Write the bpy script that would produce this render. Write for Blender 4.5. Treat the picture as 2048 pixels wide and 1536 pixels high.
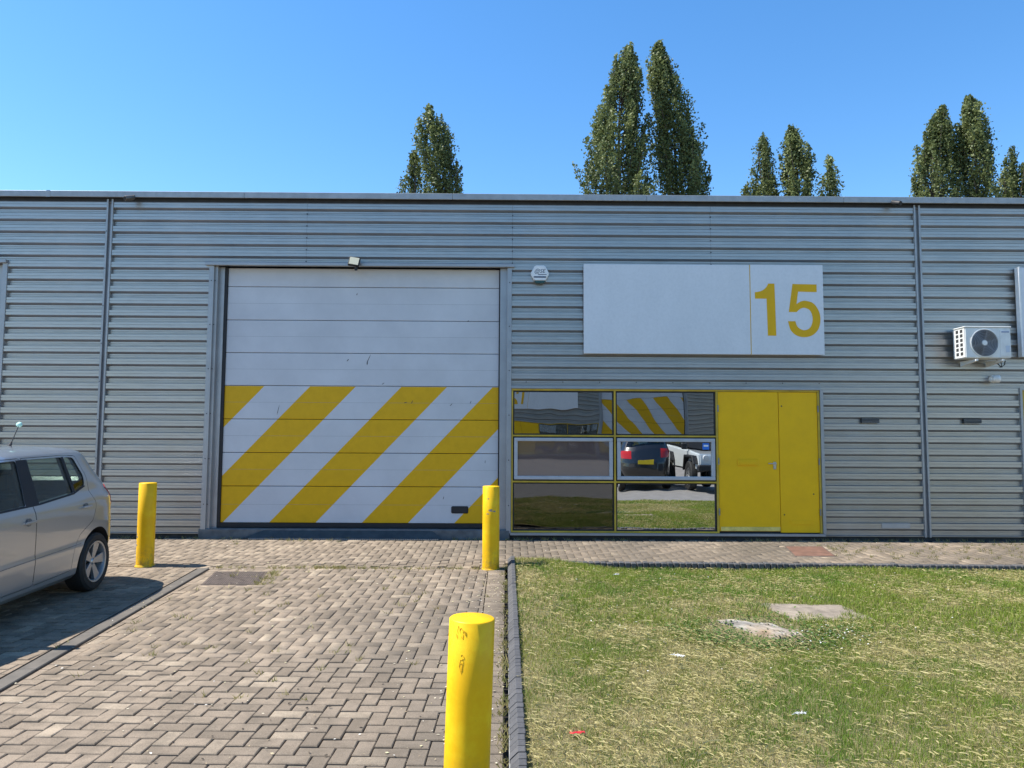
import bpy, bmesh, math, random
import numpy as np
from mathutils import Vector, Matrix, noise as mnoise
random.seed(7); rng = np.random.default_rng(7)
R = math.radians
scene = bpy.context.scene
for o in list(bpy.data.objects): bpy.data.objects.remove(o)
COL = scene.collection

# ------------------------------------------------------------------ camera
cam_d = bpy.data.cameras.new('camera'); cam = bpy.data.objects.new('camera', cam_d); COL.objects.link(cam)
cam_d.sensor_width = 36; cam_d.lens = 1500 / 2048 * 36; cam_d.clip_start = .05; cam_d.clip_end = 2000
P_, W_, R_ = R(4.27), R(.42), R(.3)
fw = Vector((math.sin(W_) * math.cos(P_), math.cos(W_) * math.cos(P_), math.sin(P_)))
rt = Vector((math.cos(W_), -math.sin(W_), 0)); up = rt.cross(fw)
rt2 = rt * math.cos(R_) + up * math.sin(R_); up2 = up * math.cos(R_) - rt * math.sin(R_)
m = Matrix((rt2, up2, -fw)).transposed().to_4x4(); m.translation = (0, -11.4, 1.484)
cam.matrix_world = m
scene.camera = cam

# ------------------------------------------------------------------ sky, sun, exposure
TO_SUN = Vector((-.655, .016, 1.0)).normalized()
w = bpy.data.worlds.new('World'); scene.world = w; w.use_nodes = True
wn = w.node_tree.nodes; wl = w.node_tree.links
sky = wn.new('ShaderNodeTexSky'); sky.sky_type = 'NISHITA'; sky.sun_disc = False
sky.sun_elevation = math.asin(TO_SUN.z); sky.sun_rotation = math.atan2(TO_SUN.x, TO_SUN.y)
sky.altitude = 0; sky.air_density = 1.0; sky.dust_density = .15; sky.ozone_density = 2.0
bg = wn['Background']; bg.inputs['Strength'].default_value = .142
hs = wn.new('ShaderNodeHueSaturation'); hs.inputs['Saturation'].default_value = 1.28; wl.new(sky.outputs[0], hs.inputs['Color']); wl.new(hs.outputs[0], bg.inputs[0])
sd = bpy.data.lights.new('sun', 'SUN'); sd.energy = 5.0; sd.angle = R(.53); sd.color = (1, .955, .88)
sun = bpy.data.objects.new('sun', sd); COL.objects.link(sun); sun.location = (-20, 8, 30)
sun.rotation_euler = (-TO_SUN).to_track_quat('-Z', 'Y').to_euler()
scene.view_settings.view_transform = 'Standard'; scene.view_settings.look = 'None'
scene.view_settings.gamma = 1; scene.view_settings.use_curve_mapping = False
scene.view_settings.exposure = .84
scene.render.engine = 'CYCLES'
scene.cycles.max_bounces = 8; scene.cycles.transparent_max_bounces = 12

# ------------------------------------------------------------------ helpers
def tag(o, label=None, cat=None, group=None, kind=None):
    if label: o['label'] = label
    if cat: o['category'] = cat
    if group: o['group'] = group
    if kind: o['kind'] = kind
    return o
def link(o, parent=None):
    COL.objects.link(o)
    if parent is not None: o.parent = parent
    return o
def empty(name, loc=(0, 0, 0), rz=0, label=None, cat=None, group=None):
    o = bpy.data.objects.new(name, None); o.location = loc; o.rotation_euler = (0, 0, rz); o.empty_display_size = .2
    link(o); return tag(o, label, cat, group)
class G:
    def __init__(s): s.v = []; s.f = []; s.mi = []
    def add(s, vs, fs, mi=0):
        b = len(s.v); s.v += [tuple(p) for p in vs]; s.f += [tuple(b + i for i in q) for q in fs]; s.mi += [mi] * len(fs); return s
    def box(s, x0, x1, y0, y1, z0, z1, mi=0):
        vs = [(x, y, z) for z in (z0, z1) for y in (y0, y1) for x in (x0, x1)]
        return s.add(vs, [(0, 2, 3, 1), (4, 5, 7, 6), (0, 1, 5, 4), (2, 6, 7, 3), (0, 4, 6, 2), (1, 3, 7, 5)], mi)
    def prism(s, poly, a0, a1, axis='y', mi=0):
        n = len(poly)
        if axis == 'y': pt = lambda p, a: (p[0], a, p[1])
        elif axis == 'z': pt = lambda p, a: (p[0], p[1], a)
        else: pt = lambda p, a: (a, p[0], p[1])
        vs = [pt(p, a0) for p in poly] + [pt(p, a1) for p in poly]
        fs = [tuple(range(n)), tuple(range(2 * n - 1, n - 1, -1))] + [(i, i + n, (i + 1) % n + n, (i + 1) % n) for i in range(n)]
        return s.add(vs, fs, mi)
    def tube(s, pts, r, n=8, cap=True, mi=0):
        pts = [Vector(p) for p in pts]; rs = r if isinstance(r, (list, tuple)) else [r] * len(pts)
        vs = []; ref = None
        for i, p in enumerate(pts):
            t = (pts[min(i + 1, len(pts) - 1)] - pts[max(i - 1, 0)]).normalized()
            if ref is None: ref = Vector((0, 0, 1)) if abs(t.z) < .9 else Vector((1, 0, 0))
            a = t.cross(ref).normalized(); b = t.cross(a).normalized(); ref = -b if False else ref
            vs += [p + (a * math.cos(2 * math.pi * k / n) + b * math.sin(2 * math.pi * k / n)) * rs[i] for k in range(n)]
        fs = [(i * n + k, i * n + (k + 1) % n, (i + 1) * n + (k + 1) % n, (i + 1) * n + k) for i in range(len(pts) - 1) for k in range(n)]
        if cap: fs += [tuple(range(n - 1, -1, -1)), tuple(range((len(pts) - 1) * n, len(pts) * n))]
        return s.add(vs, fs, mi)
    def lathe(s, prof, c=(0, 0, 0), axis='z', n=32, mi=0, closed=False, cap=True):
        c = Vector(c); vs = []
        for (r, h) in prof:
            for k in range(n):
                a = 2 * math.pi * k / n; u, v_ = r * math.cos(a), r * math.sin(a)
                vs.append(c + (Vector((u, v_, h)) if axis == 'z' else Vector((u, h, v_)) if axis == 'y' else Vector((h, u, v_))))
        m_ = len(prof); rg = range(m_ if closed else m_ - 1)
        fs = [(i * n + k, i * n + (k + 1) % n, (i + 1) % m_ * n + (k + 1) % n, (i + 1) % m_ * n + k) for i in rg for k in range(n)]
        if not closed and cap:
            if prof[0][0] > 1e-6: fs.append(tuple(range(n - 1, -1, -1)))
            if prof[-1][0] > 1e-6: fs.append(tuple(range((m_ - 1) * n, m_ * n)))
        return s.add(vs, fs, mi)
    def build(s, name, mat, parent=None, bevel=0, smooth=False, seg=1, angle=35, xf=None):
        me = bpy.data.meshes.new(name); vs = s.v if xf is None else [xf @ Vector(p) for p in s.v]
        me.from_pydata([tuple(p) for p in vs], [], s.f)
        mats = mat if isinstance(mat, (list, tuple)) else [mat]
        for mm in mats: me.materials.append(mm)
        if len(mats) > 1: me.polygons.foreach_set('material_index', s.mi)
        bm = bmesh.new(); bm.from_mesh(me)
        bmesh.ops.recalc_face_normals(bm, faces=bm.faces)
        if bevel:
            es = [e for e in bm.edges if len(e.link_faces) == 2 and e.calc_face_angle(0) > R(30)]
            bmesh.ops.bevel(bm, geom=es, offset=bevel, segments=seg, affect='EDGES', clamp_overlap=True)
        bm.to_mesh(me); bm.free()
        if smooth:
            me.shade_smooth(); me.set_sharp_from_angle(angle=R(angle))
        o = bpy.data.objects.new(name, me); link(o, parent); return o
def np_mesh(name, V, F, mat, parent=None, cols=None, smooth=False):
    """V (n,3); F (m,k) constant-size faces; cols (n,3) point colours"""
    me = bpy.data.meshes.new(name); n, (mf, k) = len(V), F.shape
    me.vertices.add(n); me.vertices.foreach_set('co', np.ascontiguousarray(V, dtype=np.float32).ravel())
    me.loops.add(mf * k); me.loops.foreach_set('vertex_index', np.ascontiguousarray(F, dtype=np.int32).ravel())
    me.polygons.add(mf); me.polygons.foreach_set('loop_start', np.arange(0, mf * k, k, dtype=np.int32))
    me.update(calc_edges=True)
    if cols is not None:
        a = me.color_attributes.new('Col', 'FLOAT_COLOR', 'POINT')
        a.data.foreach_set('color', np.concatenate([cols, np.ones((n, 1))], 1).astype(np.float32).ravel())
    me.materials.append(mat)
    if smooth: me.shade_smooth()
    o = bpy.data.objects.new(name, me); return link(o, parent)

# ------------------------------------------------------------------ materials
class MT:
    def __init__(s, name):
        s.m = bpy.data.materials.new(name); s.m.use_nodes = True; s.t = s.m.node_tree; s.n = s.t.nodes; s.l = s.t.links
        s.b = s.n['Principled BSDF']; s.out = s.n['Material Output']; s._pos = None
    def pos(s):
        if s._pos is None: s._pos = s.n.new('ShaderNodeNewGeometry').outputs['Position']
        return s._pos
    def obj(s): return s.n.new('ShaderNodeTexCoord').outputs['Object']
    def noise(s, scale, detail=4, rough=.55, vec=None, stretch=None):
        t = s.n.new('ShaderNodeTexNoise'); t.inputs['Scale'].default_value = scale; t.inputs['Detail'].default_value = detail; t.inputs['Roughness'].default_value = rough
        v = vec or s.pos()
        if stretch:
            mp = s.n.new('ShaderNodeVectorMath'); mp.operation = 'MULTIPLY'; mp.inputs[1].default_value = stretch; s.l.new(v, mp.inputs[0]); v = mp.outputs[0]
        s.l.new(v, t.inputs['Vector']); return t.outputs['Fac']
    def ramp(s, fac, stops):
        r = s.n.new('ShaderNodeValToRGB'); e = r.color_ramp.elements
        while len(e) < len(stops): e.new(.5)
        for q, (p, c) in zip(e, stops): q.position = p; q.color = (*c, 1) if len(c) == 3 else c
        s.l.new(fac, r.inputs[0]); return r.outputs[0]
    def mix(s, fac, a, b, mode='MIX'):
        x = s.n.new('ShaderNodeMix'); x.data_type = 'RGBA'; x.blend_type = mode
        for v, i in ((fac, 0), (a, 6), (b, 7)):
            if isinstance(v, (int, float)): x.inputs[i].default_value = v
            elif isinstance(v, tuple): x.inputs[i].default_value = (*v, 1)
            else: s.l.new(v, x.inputs[i])
        return x.outputs[2]
    def math(s, op, a, b=None, c=None):
        x = s.n.new('ShaderNodeMath'); x.operation = op
        for v, i in ((a, 0), (b, 1), (c, 2)):
            if v is None: continue
            if isinstance(v, (int, float)): x.inputs[i].default_value = v
            else: s.l.new(v, x.inputs[i])
        return x.outputs[0]
    def set(s, **k):
        for a, v in k.items():
            i = s.b.inputs[a.replace('_', ' ')]
            if isinstance(v, tuple): i.default_value = (*v, 1) if len(v) == 3 else v
            elif isinstance(v, (int, float)): i.default_value = v
            else: s.l.new(v, i)
        return s
    def bump(s, h, strength=.3, dist=.01):
        b = s.n.new('ShaderNodeBump'); b.inputs['Strength'].default_value = strength; b.inputs['Distance'].default_value = dist
        s.l.new(h, b.inputs['Height']); s.l.new(b.outputs[0], s.b.inputs['Normal']); return s
    def sep(s, v=None):
        x = s.n.new('ShaderNodeSeparateXYZ'); s.l.new(v or s.pos(), x.inputs[0]); return x.outputs
def mat(name, col, rough=.6, metal=0, var=.0, scale=6, bump=0, bscale=60, spec=.5, stretch=None):
    t = MT(name); t.set(Roughness=rough, Metallic=metal, Specular_IOR_Level=spec)
    if var:
        n = t.noise(scale, 6, .6, stretch=stretch); c2 = tuple(max(0, c * (1 - var)) for c in col); c3 = tuple(min(1, c * (1 + var * .6)) for c in col)
        t.set(Base_Color=t.ramp(n, [(.3, c2), (.7, c3)]))
    else: t.set(Base_Color=col)
    if bump: t.bump(t.noise(bscale, 4), bump, .004)
    return t.m
M = {}
# silver coated profiled steel: slight streaks down the sheets, dust in patches
t = MT('silver_cladding'); n1 = t.noise(1.1, 6, .65, stretch=(1, 1, .25)); n2 = t.noise(30, 3, .6, stretch=(.12, 1, 1))
c = t.ramp(n1, [(.28, (.335, .32, .302)), (.72, (.44, .422, .40))]); c = t.mix(.35, c, t.ramp(n2, [(.3, (.305, .292, .276)), (.7, (.48, .46, .436))]))
t.set(Base_Color=c, Metallic=.72, Roughness=t.math('MULTIPLY_ADD', n1, .22, .24)); t.bump(t.noise(3.5, 3, stretch=(.25, 1, 1)), .06, .02); M['clad'] = t.m
t = MT('silver_flashing'); n1 = t.noise(2.2, 6, .65); t.set(Base_Color=t.ramp(n1, [(.3, (.30, .303, .305)), (.7, (.39, .393, .395))]), Metallic=.45, Roughness=.42); M['flash'] = t.m
t = MT('galvanised_cap'); n1 = t.noise(1.6, 7, .7); n2 = t.noise(9, 5, .6)
t.set(Base_Color=t.mix(.5, t.ramp(n1, [(.3, (.27, .285, .29)), (.7, (.40, .41, .42))]), t.ramp(n2, [(.35, (.29, .30, .30)), (.7, (.43, .44, .45))])), Metallic=.3, Roughness=.5); M['cap'] = t.m
M['black'] = mat('black_rubber', (.012, .012, .013), .6, var=.3)
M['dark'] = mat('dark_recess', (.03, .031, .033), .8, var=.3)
M['plinth'] = mat('dark_plinth', (.05, .05, .05), .85, var=.4, scale=9, bump=.4, bscale=40)
M['concrete'] = mat('concrete', (.30, .30, .29), .85, var=.3, scale=5, bump=.5, bscale=70)
YEL = (.88, .50, .0015)
def yellow(name, wear=.0, k=1., foot=False):
    t = MT(name); n1 = t.noise(3, 6, .7); n2 = t.noise(38, 5, .7)
    c = t.ramp(n1, [(.3, (YEL[0] * .9 * k, YEL[1] * .88 * k, .003)), (.7, tuple(q * k for q in YEL))])
    c = t.mix(t.ramp(n2, [(.66, (0, 0, 0)), (.74, (wear,) * 3)]), c, (.33, .24, .02))
    if foot:   # splashed dirt round the foot of the post, faded patches higher up
        c = t.mix(t.ramp(t.noise(6, 5, .7), [(.5, (0, 0, 0)), (.72, (.55,) * 3)]), c, (.90, .66, .02))
        Zo = t.sep(t.obj())[2]; mr = t.n.new('ShaderNodeMapRange'); mr.inputs[1].default_value = .30; mr.inputs[2].default_value = .0; t.l.new(Zo, mr.inputs[0])
        c = t.mix(t.math('MULTIPLY', mr.outputs[0], t.ramp(t.noise(22, 5, .75), [(.42, (0, 0, 0)), (.66, (.8,) * 3)])), c, (.20, .14, .05))
    t.set(Base_Color=c, Roughness=t.math('MULTIPLY_ADD', n1, .2, .38), Specular_IOR_Level=.3); t.bump(n2, .08, .004); return t.m
M['yel_door'] = yellow('yellow_door_paint', .25, 1.); M['yel_bol'] = yellow('yellow_bollard_paint', .55, 1., True); M['yel_sign'] = yellow('yellow_vinyl', 0, .85)
M['yel_frame'] = mat('faded_yellow_frame', (.52, .35, .03), .5, var=.3, scale=4)
M['kick'] = mat('worn_cream_kick_plate', (.80, .62, .16), .5, var=.35, scale=8)
M['grey_frame'] = mat('grey_upvc_frame', (.42, .43, .45), .45, var=.12)
M['white_sign'] = None
t = MT('white_sign_panel'); n1 = t.noise(2.0, 6, .7, stretch=(1, 1, .4)); n2 = t.noise(26, 4, .6)
t.set(Base_Color=t.mix(.3, t.ramp(n1, [(.3, (.60, .615, .63)), (.7, (.69, .70, .715))]), t.ramp(n2, [(.3, (.57, .585, .60)), (.6, (.70, .71, .725))])), Roughness=.35); M['white_sign'] = t.m
M['white_pl'] = mat('white_plastic', (.76, .76, .74), .4, var=.1, scale=12)
M['ac_white'] = mat('air_conditioner_white', (.70, .70, .67), .42, var=.12, scale=9)
M['green_pl'] = mat('dark_green_lens', (.012, .06, .055), .25)
M['ink'] = mat('navy_print', (.02, .035, .08), .5)
M['blue_stk'] = mat('blue_sticker', (.02, .16, .62), .4)
M['chrome'] = mat('brushed_steel', (.55, .55, .54), .3, 1, var=.15, scale=30)
M['steel_bare'] = mat('bare_grey_steel', (.24, .25, .26), .5, .5, var=.3, scale=30)
M['thresh'] = mat('dark_threshold_concrete', (.13, .135, .135), .8, var=.4, scale=7, bump=.4, bscale=50)
M['ramp'] = mat('dark_ramp_plate', (.045, .055, .055), .5, .3, var=.4, scale=9)
M['ramp_edge'] = mat('ramp_grip_edge', (.42, .43, .43), .45, .6, var=.2, scale=30)
M['lamp_face'] = mat('floodlight_face', (.62, .58, .42), .25)
M['screw'] = mat('screw_head', (.06, .06, .065), .5, .4)
M['joint'] = mat('joint_sand', (.040, .030, .020), .95, var=.5, scale=24, bump=.6, bscale=120)
M['ground'] = mat('yard_ground', (.12, .11, .10), .95, var=.3, scale=.6, bump=.4, bscale=20)
M['road'] = mat('asphalt_road', (.20, .185, .17), .9, var=.22, scale=3, bump=.5, bscale=140)
M['edging'] = mat('grey_edging', (.115, .10, .082), .8, var=.25, scale=7, bump=.4, bscale=90)
M['iron'] = mat('rusty_brown_iron', (.115, .088, .072), .7, .25, var=.45, scale=16, bump=.3, bscale=90)
M['rust'] = mat('red_rusty_plate', (.17, .088, .060), .8, .1, var=.35, scale=8, bump=.4, bscale=60)
M['mortar'] = mat('pale_mortar', (.30, .235, .165), .95, var=.45, scale=14, bump=.6, bscale=80)
M['inside'] = mat('interior_plaster', (.18, .13, .115), .9)
M['slab'] = mat('weathered_concrete_slab', (.25, .205, .155), .95, var=.4, scale=9, bump=.7, bscale=60)
M['roof'] = mat('grey_roof_sheet', (.22, .22, .23), .6, .3, var=.2)
# garage door panels: white with 45 degree yellow stripes below a height, scuffs, micro-ribbing
def garage_mat(name, x0, ztop, mirror=False):
    t = MT(name); X, Y, Z = t.sep(t.obj())
    u = t.math('SUBTRACT', X, t.math('MULTIPLY', Z, .95))
    fr = t.math('FRACT', t.math('DIVIDE', t.math('SUBTRACT', u, x0), 1.403))
    stripe = t.math('MULTIPLY', t.math('LESS_THAN', fr, .5), t.math('LESS_THAN', Z, ztop))
    n1 = t.noise(1.3, 6, .65); n2 = t.noise(55, 5, .7); n3 = t.noise(7, 6, .7)
    white = t.ramp(n1, [(.3, (.50, .507, .52)), (.7, (.59, .597, .61))])
    yl = t.ramp(n3, [(.3, (.64, .355, .002)), (.7, (.72, .40, .003))])
    c = t.mix(stripe, white, yl)
    sc = t.math('MULTIPLY', t.ramp(n2, [(.70, (0, 0, 0)), (.76, (1, 1, 1))]), t.ramp(n3, [(.55, (0, 0, 0)), (.66, (1, 1, 1))]))
    c = t.mix(t.math('MULTIPLY', sc, .7), c, (.12, .115, .11))
    t.set(Base_Color=c, Roughness=.5, Specular_IOR_Level=.3)
    wv = t.math('SINE', t.math('MULTIPLY', Z, 420.)); t.bump(t.math('ADD', t.math('MULTIPLY', wv, .2), t.noise(90, 2)), .10, .004); return t.m
def glass_mat(name, refl, tint, rough=.0):
    t = MT(name); t.n.remove(t.b)
    g = t.n.new('ShaderNodeBsdfGlossy'); g.inputs['Roughness'].default_value = rough; g.inputs['Color'].default_value = (.95, .97, .96, 1)
    tr = t.n.new('ShaderNodeBsdfTransparent'); tr.inputs[0].default_value = (*tint, 1)
    lw = t.n.new('ShaderNodeLayerWeight'); lw.inputs[0].default_value = .5
    mx = t.n.new('ShaderNodeMixShader'); f = t.math('ADD', t.math('MULTIPLY', t.math('POWER', lw.outputs['Facing'], 5.), 1 - refl), refl)
    t.l.new(f, mx.inputs[0]); t.l.new(tr.outputs[0], mx.inputs[1]); t.l.new(g.outputs[0], mx.inputs[2]); t.l.new(mx.outputs[0], t.out.inputs[0])
    bm_ = t.n.new('ShaderNodeBump'); bm_.inputs['Strength'].default_value = .05; bm_.inputs['Distance'].default_value = .02
    t.l.new(t.noise(1.7, 1), bm_.inputs['Height']); t.l.new(bm_.outputs[0], g.inputs['Normal']); return t.m
M['glass_film'] = glass_mat('mirror_film_glass', .66, (.10, .11, .10)); M['glass_mid'] = glass_mat('grey_reflective_glass', .42, (.25, .26, .25)); M['glass_dim'] = glass_mat('plain_tinted_glass', .13, (.55, .5, .48))
M['glass_brown'] = glass_mat('brown_filmed_glass', .12, (.3, .25, .23), .02)
_t = M['glass_brown'].node_tree; _d = _t.nodes.new('ShaderNodeBsdfDiffuse'); _d.inputs[0].default_value = (.16, .115, .105, 1); _m = _t.nodes.new('ShaderNodeMixShader'); _m.inputs[0].default_value = .8
_tr = [n for n in _t.nodes if n.type == 'BSDF_TRANSPARENT'][0]; _x = [n for n in _t.nodes if n.type == 'MIX_SHADER' and n != _m][0]; _t.links.new(_tr.outputs[0], _m.inputs[1]); _t.links.new(_d.outputs[0], _m.inputs[2]); _t.links.new(_m.outputs[0], _x.inputs[1])
M['car_glass'] = glass_mat('car_window_glass', .035, (.74, .79, .76))
# paving blocks
def paving(name, individual):
    t = MT(name)
    if individual: tone = t.n.new('ShaderNodeObjectInfo').outputs['Random']
    else:
        a = t.n.new('ShaderNodeAttribute'); a.attribute_name = 'Col'; tone = a.outputs['Fac']
    base = t.ramp(tone, [(0, (.172, .134, .096)), (.3, (.222, .174, .126)), (.8, (.258, .202, .146)), (1, (.335, .268, .192))])
    big = t.noise(.75, 6, .6); mid = t.noise(5.5, 5, .65); fine = t.noise(170, 3, .7); spk = t.noise(420, 2, .5)
    X, Y, Z = t.sep()
    right = t.n.new('ShaderNodeMapRange'); right.inputs[1].default_value = -2.3; right.inputs[2].default_value = -.3; t.l.new(X, right.inputs[0])
    grime = t.math('MULTIPLY', right.outputs[0], t.ramp(big, [(.36, (.1,) * 3), (.6, (1,) * 3)]))
    st = t.ramp(t.noise(.42, 4, .6), [(.56, (0,) * 3), (.70, (.6,) * 3)])
    c = t.mix(t.math('MULTIPLY', grime, .72), base, (.098, .084, .066)); c = t.mix(st, c, (.092, .077, .058))
    c = t.mix(t.ramp(mid, [(.40, (0, 0, 0)), (.72, (.75,) * 3)]), c, (.105, .085, .062))
    c = t.mix(.7, c, t.ramp(fine, [(.25, (.26,) * 3), (.72, (.9,) * 3)]), 'OVERLAY')
    c = t.mix(t.ramp(spk, [(.62, (0, 0, 0)), (.7, (.5,) * 3)]), c, (.10, .085, .07))
    t.set(Base_Color=c, Roughness=.92, Specular_IOR_Level=.25); t.bump(t.math('ADD', fine, t.math('MULTIPLY', mid, .6)), .55, .006); return t.m
M['pave_i'] = paving('paving_block_single', True); M['pave_j'] = paving('paving_block_joined', False)
t = MT('blue_black_brick'); ob = t.n.new('ShaderNodeObjectInfo').outputs['Random']; n1 = t.noise(60, 4, .7)
t.set(Base_Color=t.mix(.4, t.ramp(ob, [(0, (.050, .049, .049)), (1, (.092, .088, .086))]), t.ramp(n1, [(.3, (.045, .045, .05)), (.75, (.13, .128, .13))])), Roughness=.62); t.bump(n1, .35, .004); M['brick'] = t.m
t = MT('lawn_soil'); n1 = t.noise(1.1, 5, .6); n2 = t.noise(34, 5, .75); n3 = t.noise(160, 3, .7)
c = t.mix(.6, t.ramp(n2, [(.3, (.10, .085, .042)), (.72, (.33, .28, .155))]), t.ramp(n1, [(.3, (.10, .10, .035)), (.7, (.28, .235, .125))]))
t.set(Base_Color=t.mix(.4, c, t.ramp(n3, [(.3, (.045, .038, .018)), (.7, (.42, .36, .21))])), Roughness=1, Specular_IOR_Level=.1); t.bump(n2, .9, .02); M['soil'] = t.m
def vcol_leaf(name, rough=.5, trans=.3, spec=.4):
    t = MT(name); a = t.n.new('ShaderNodeAttribute'); a.attribute_name = 'Col'
    t.set(Base_Color=a.outputs['Color'], Roughness=rough, Specular_IOR_Level=spec)
    tl = t.n.new('ShaderNodeBsdfTranslucent'); t.l.new(a.outputs['Color'], tl.inputs[0])
    mx = t.n.new('ShaderNodeMixShader'); mx.inputs[0].default_value = trans
    t.l.new(t.b.outputs[0], mx.inputs[1]); t.l.new(tl.outputs[0], mx.inputs[2]); t.l.new(mx.outputs[0], t.out.inputs[0]); return t.m
M['grass'] = vcol_leaf('grass_blades', .55, .35, .3); M['leaf'] = vcol_leaf('poplar_leaves', .55, .30, .3); M['litter'] = vcol_leaf('dry_litter', .8, .1, .2)
M['bark'] = mat('grey_brown_bark', (.11, .085, .06), .9, var=.4, scale=12, bump=.6, bscale=30)
t = MT('weathered_stump_wood'); n1 = t.noise(14, 6, .7, vec=t.obj(), stretch=(.25, 3.2, 1)); n2 = t.noise(4, 3)
t.set(Base_Color=t.mix(t.ramp(n2, [(.4, (0,) * 3), (.65, (1,) * 3)]), t.ramp(n1, [(.3, (.07, .062, .052)), (.5, (.23, .21, .18)), (.7, (.46, .42, .35))]), t.ramp(n1, [(.3, (.11, .07, .04)), (.7, (.34, .25, .16))])), Roughness=.9); t.bump(n1, .8, .012); M['stump'] = t.m
# car
def paint(name, col, metal=.7):
    t = MT(name); n = t.noise(600, 1); n2 = t.noise(5, 5, .6)
    t.set(Base_Color=t.mix(.35, col, t.ramp(n, [(.3, tuple(x * .75 for x in col)), (.7, tuple(min(1, x * 1.2) for x in col))])), Metallic=metal, Roughness=t.math('MULTIPLY_ADD', n2, .10, .26), Coat_Weight=1., Coat_Roughness=.03); return t.m
M['silver_car'] = paint('silver_metallic_paint', (.47, .49, .505)); M['black_car'] = paint('black_car_paint', (.012, .012, .013), .2); M['white_car'] = paint('white_car_paint', (.62, .66, .68), .0)
M['tyre'] = mat('tyre_rubber', (.018, .018, .018), .75, var=.3, scale=20); M['rim'] = mat('silver_alloy', (.42, .42, .42), .38, .7)
M['cabin'] = mat('dark_cabin_trim', (.025, .025, .027), .8); M['seat'] = mat('dark_seat_cloth', (.05, .05, .055), .9, var=.2)
M['red_lamp'] = mat('red_tail_lamp', (.42, .018, .015), .12); M['clear_lamp'] = mat('clear_lamp', (.6, .6, .6), .1)
M['topper'] = mat('mint_foam_ball', (.50, .78, .66), .9); M['plate_y'] = mat('yellow_number_plate', (.62, .45, .02), .4)

# ------------------------------------------------------------------ ground levels
def g(y):
    if y >= 0: return 0.
    if y >= -12: return .026 * y
    if y >= -20: return -.312
    if y >= -28: return -.312 + .612 * (1 - math.cos((-20 - y) / 8 * math.pi)) / 2
    return .3
gv = np.vectorize(g)
ys = [300, 60, 20, .05] + [-.6 * i for i in range(0, 50)] + [-31, -60, -150, -300]
V = [(x, y, g(y) - .16) for y in ys for x in (-300, -60, -15, 0, 15, 60, 300)]
F = [(i * 7 + k, i * 7 + k + 1, i * 7 + k + 8, i * 7 + k + 7) for i in range(len(ys) - 1) for k in range(6)]
o = G().add(V, F).build('ground', M['ground'], smooth=True); tag(o, 'bare grey-brown yard ground under and around the paving', 'ground', kind='structure')
def strip(name, xs, yl, dz, mt, label, cat):
    V = [(x, y, g(y) + dz) for y in yl for x in xs]; k = len(xs)
    F = [(i * k + j, i * k + j + 1, (i + 1) * k + j + 1, (i + 1) * k + j) for i in range(len(yl) - 1) for j in range(k - 1)]
    o = G().add(V, F).build(name, mt, smooth=True); return tag(o, label, cat, kind='structure')
strip('road', [-60, -20, 0, 20, 60], [-10.62] + [-11 - .5 * i for i in range(33)] + [-27.6], -.02, M['road'], 'worn grey asphalt estate road in front of the lawn', 'road')

# ------------------------------------------------------------------ herringbone block paving
CELL = .1015; JT = .0064
def block_mesh():
    L, Wd, ch, dp = CELL * 2 - JT, CELL - JT, .005, .05
    v = []; 
    for (dx, dy, z) in ((0, 0, -dp), (0, 0, -ch), (ch, ch, 0)):
        a, b = L / 2 - dx, Wd / 2 - dy; v += [(-a, -b, z), (a, -b, z), (a, b, z), (-a, b, z)]
    f = [(r * 4 + i, r * 4 + (i + 1) % 4, r * 4 + 4 + (i + 1) % 4, r * 4 + 4 + i) for r in (0, 1) for i in range(4)] + [(8, 9, 10, 11)]
    return np.array(v), np.array(f)
BV, BF = block_mesh()
bme = bpy.data.meshes.new('paving_block'); bme.from_pydata(BV.tolist(), [], BF.tolist()); bme.materials.append(M['pave_i'])
def inpoly(x, y, poly):
    c = False; n = len(poly)
    for i in range(n):
        (x1, y1), (x2, y2) = poly[i], poly[(i + 1) % n]
        if (y1 > y) != (y2 > y) and x < (x2 - x1) * (y - y1) / (y2 - y1) + x1: c = not c
    return c
MH = [(-3.41, -2.46), (-2.76, -2.45), (-2.63, -3.23), (-3.29, -3.22)]
RC = [(3.97, -.52), (4.57, -.52), (4.42, -1.37), (3.81, -1.37)]
RAMP = [(-3.95, .3), (-3.95, -.06), (-.95, -.06), (-.95, .3)]
BP = [(-.178, -2.25), (-4.375, -2.13), (-.178, -7.83)]
def clip_poly(sub, poly):
    m_ = len(poly); ar = sum(poly[i][0] * poly[(i + 1) % m_][1] - poly[(i + 1) % m_][0] * poly[i][1] for i in range(m_)); sg_ = 1 if ar > 0 else -1
    for i in range(m_):
        (ax_, ay), (bx, by) = poly[i], poly[(i + 1) % m_]; out = []
        side = lambda p: sg_ * ((bx - ax_) * (p[1] - ay) - (by - ay) * (p[0] - ax_))
        for k in range(len(sub)):
            p, q = sub[k - 1], sub[k]; sp_, sq = side(p), side(q)
            if (sp_ >= 0) != (sq >= 0):
                t_ = sp_ / (sp_ - sq); out.append((p[0] + (q[0] - p[0]) * t_, p[1] + (q[1] - p[1]) * t_))
            if sq >= 0: out.append(q)
        sub = out
        if not sub: return []
    return sub
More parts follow.
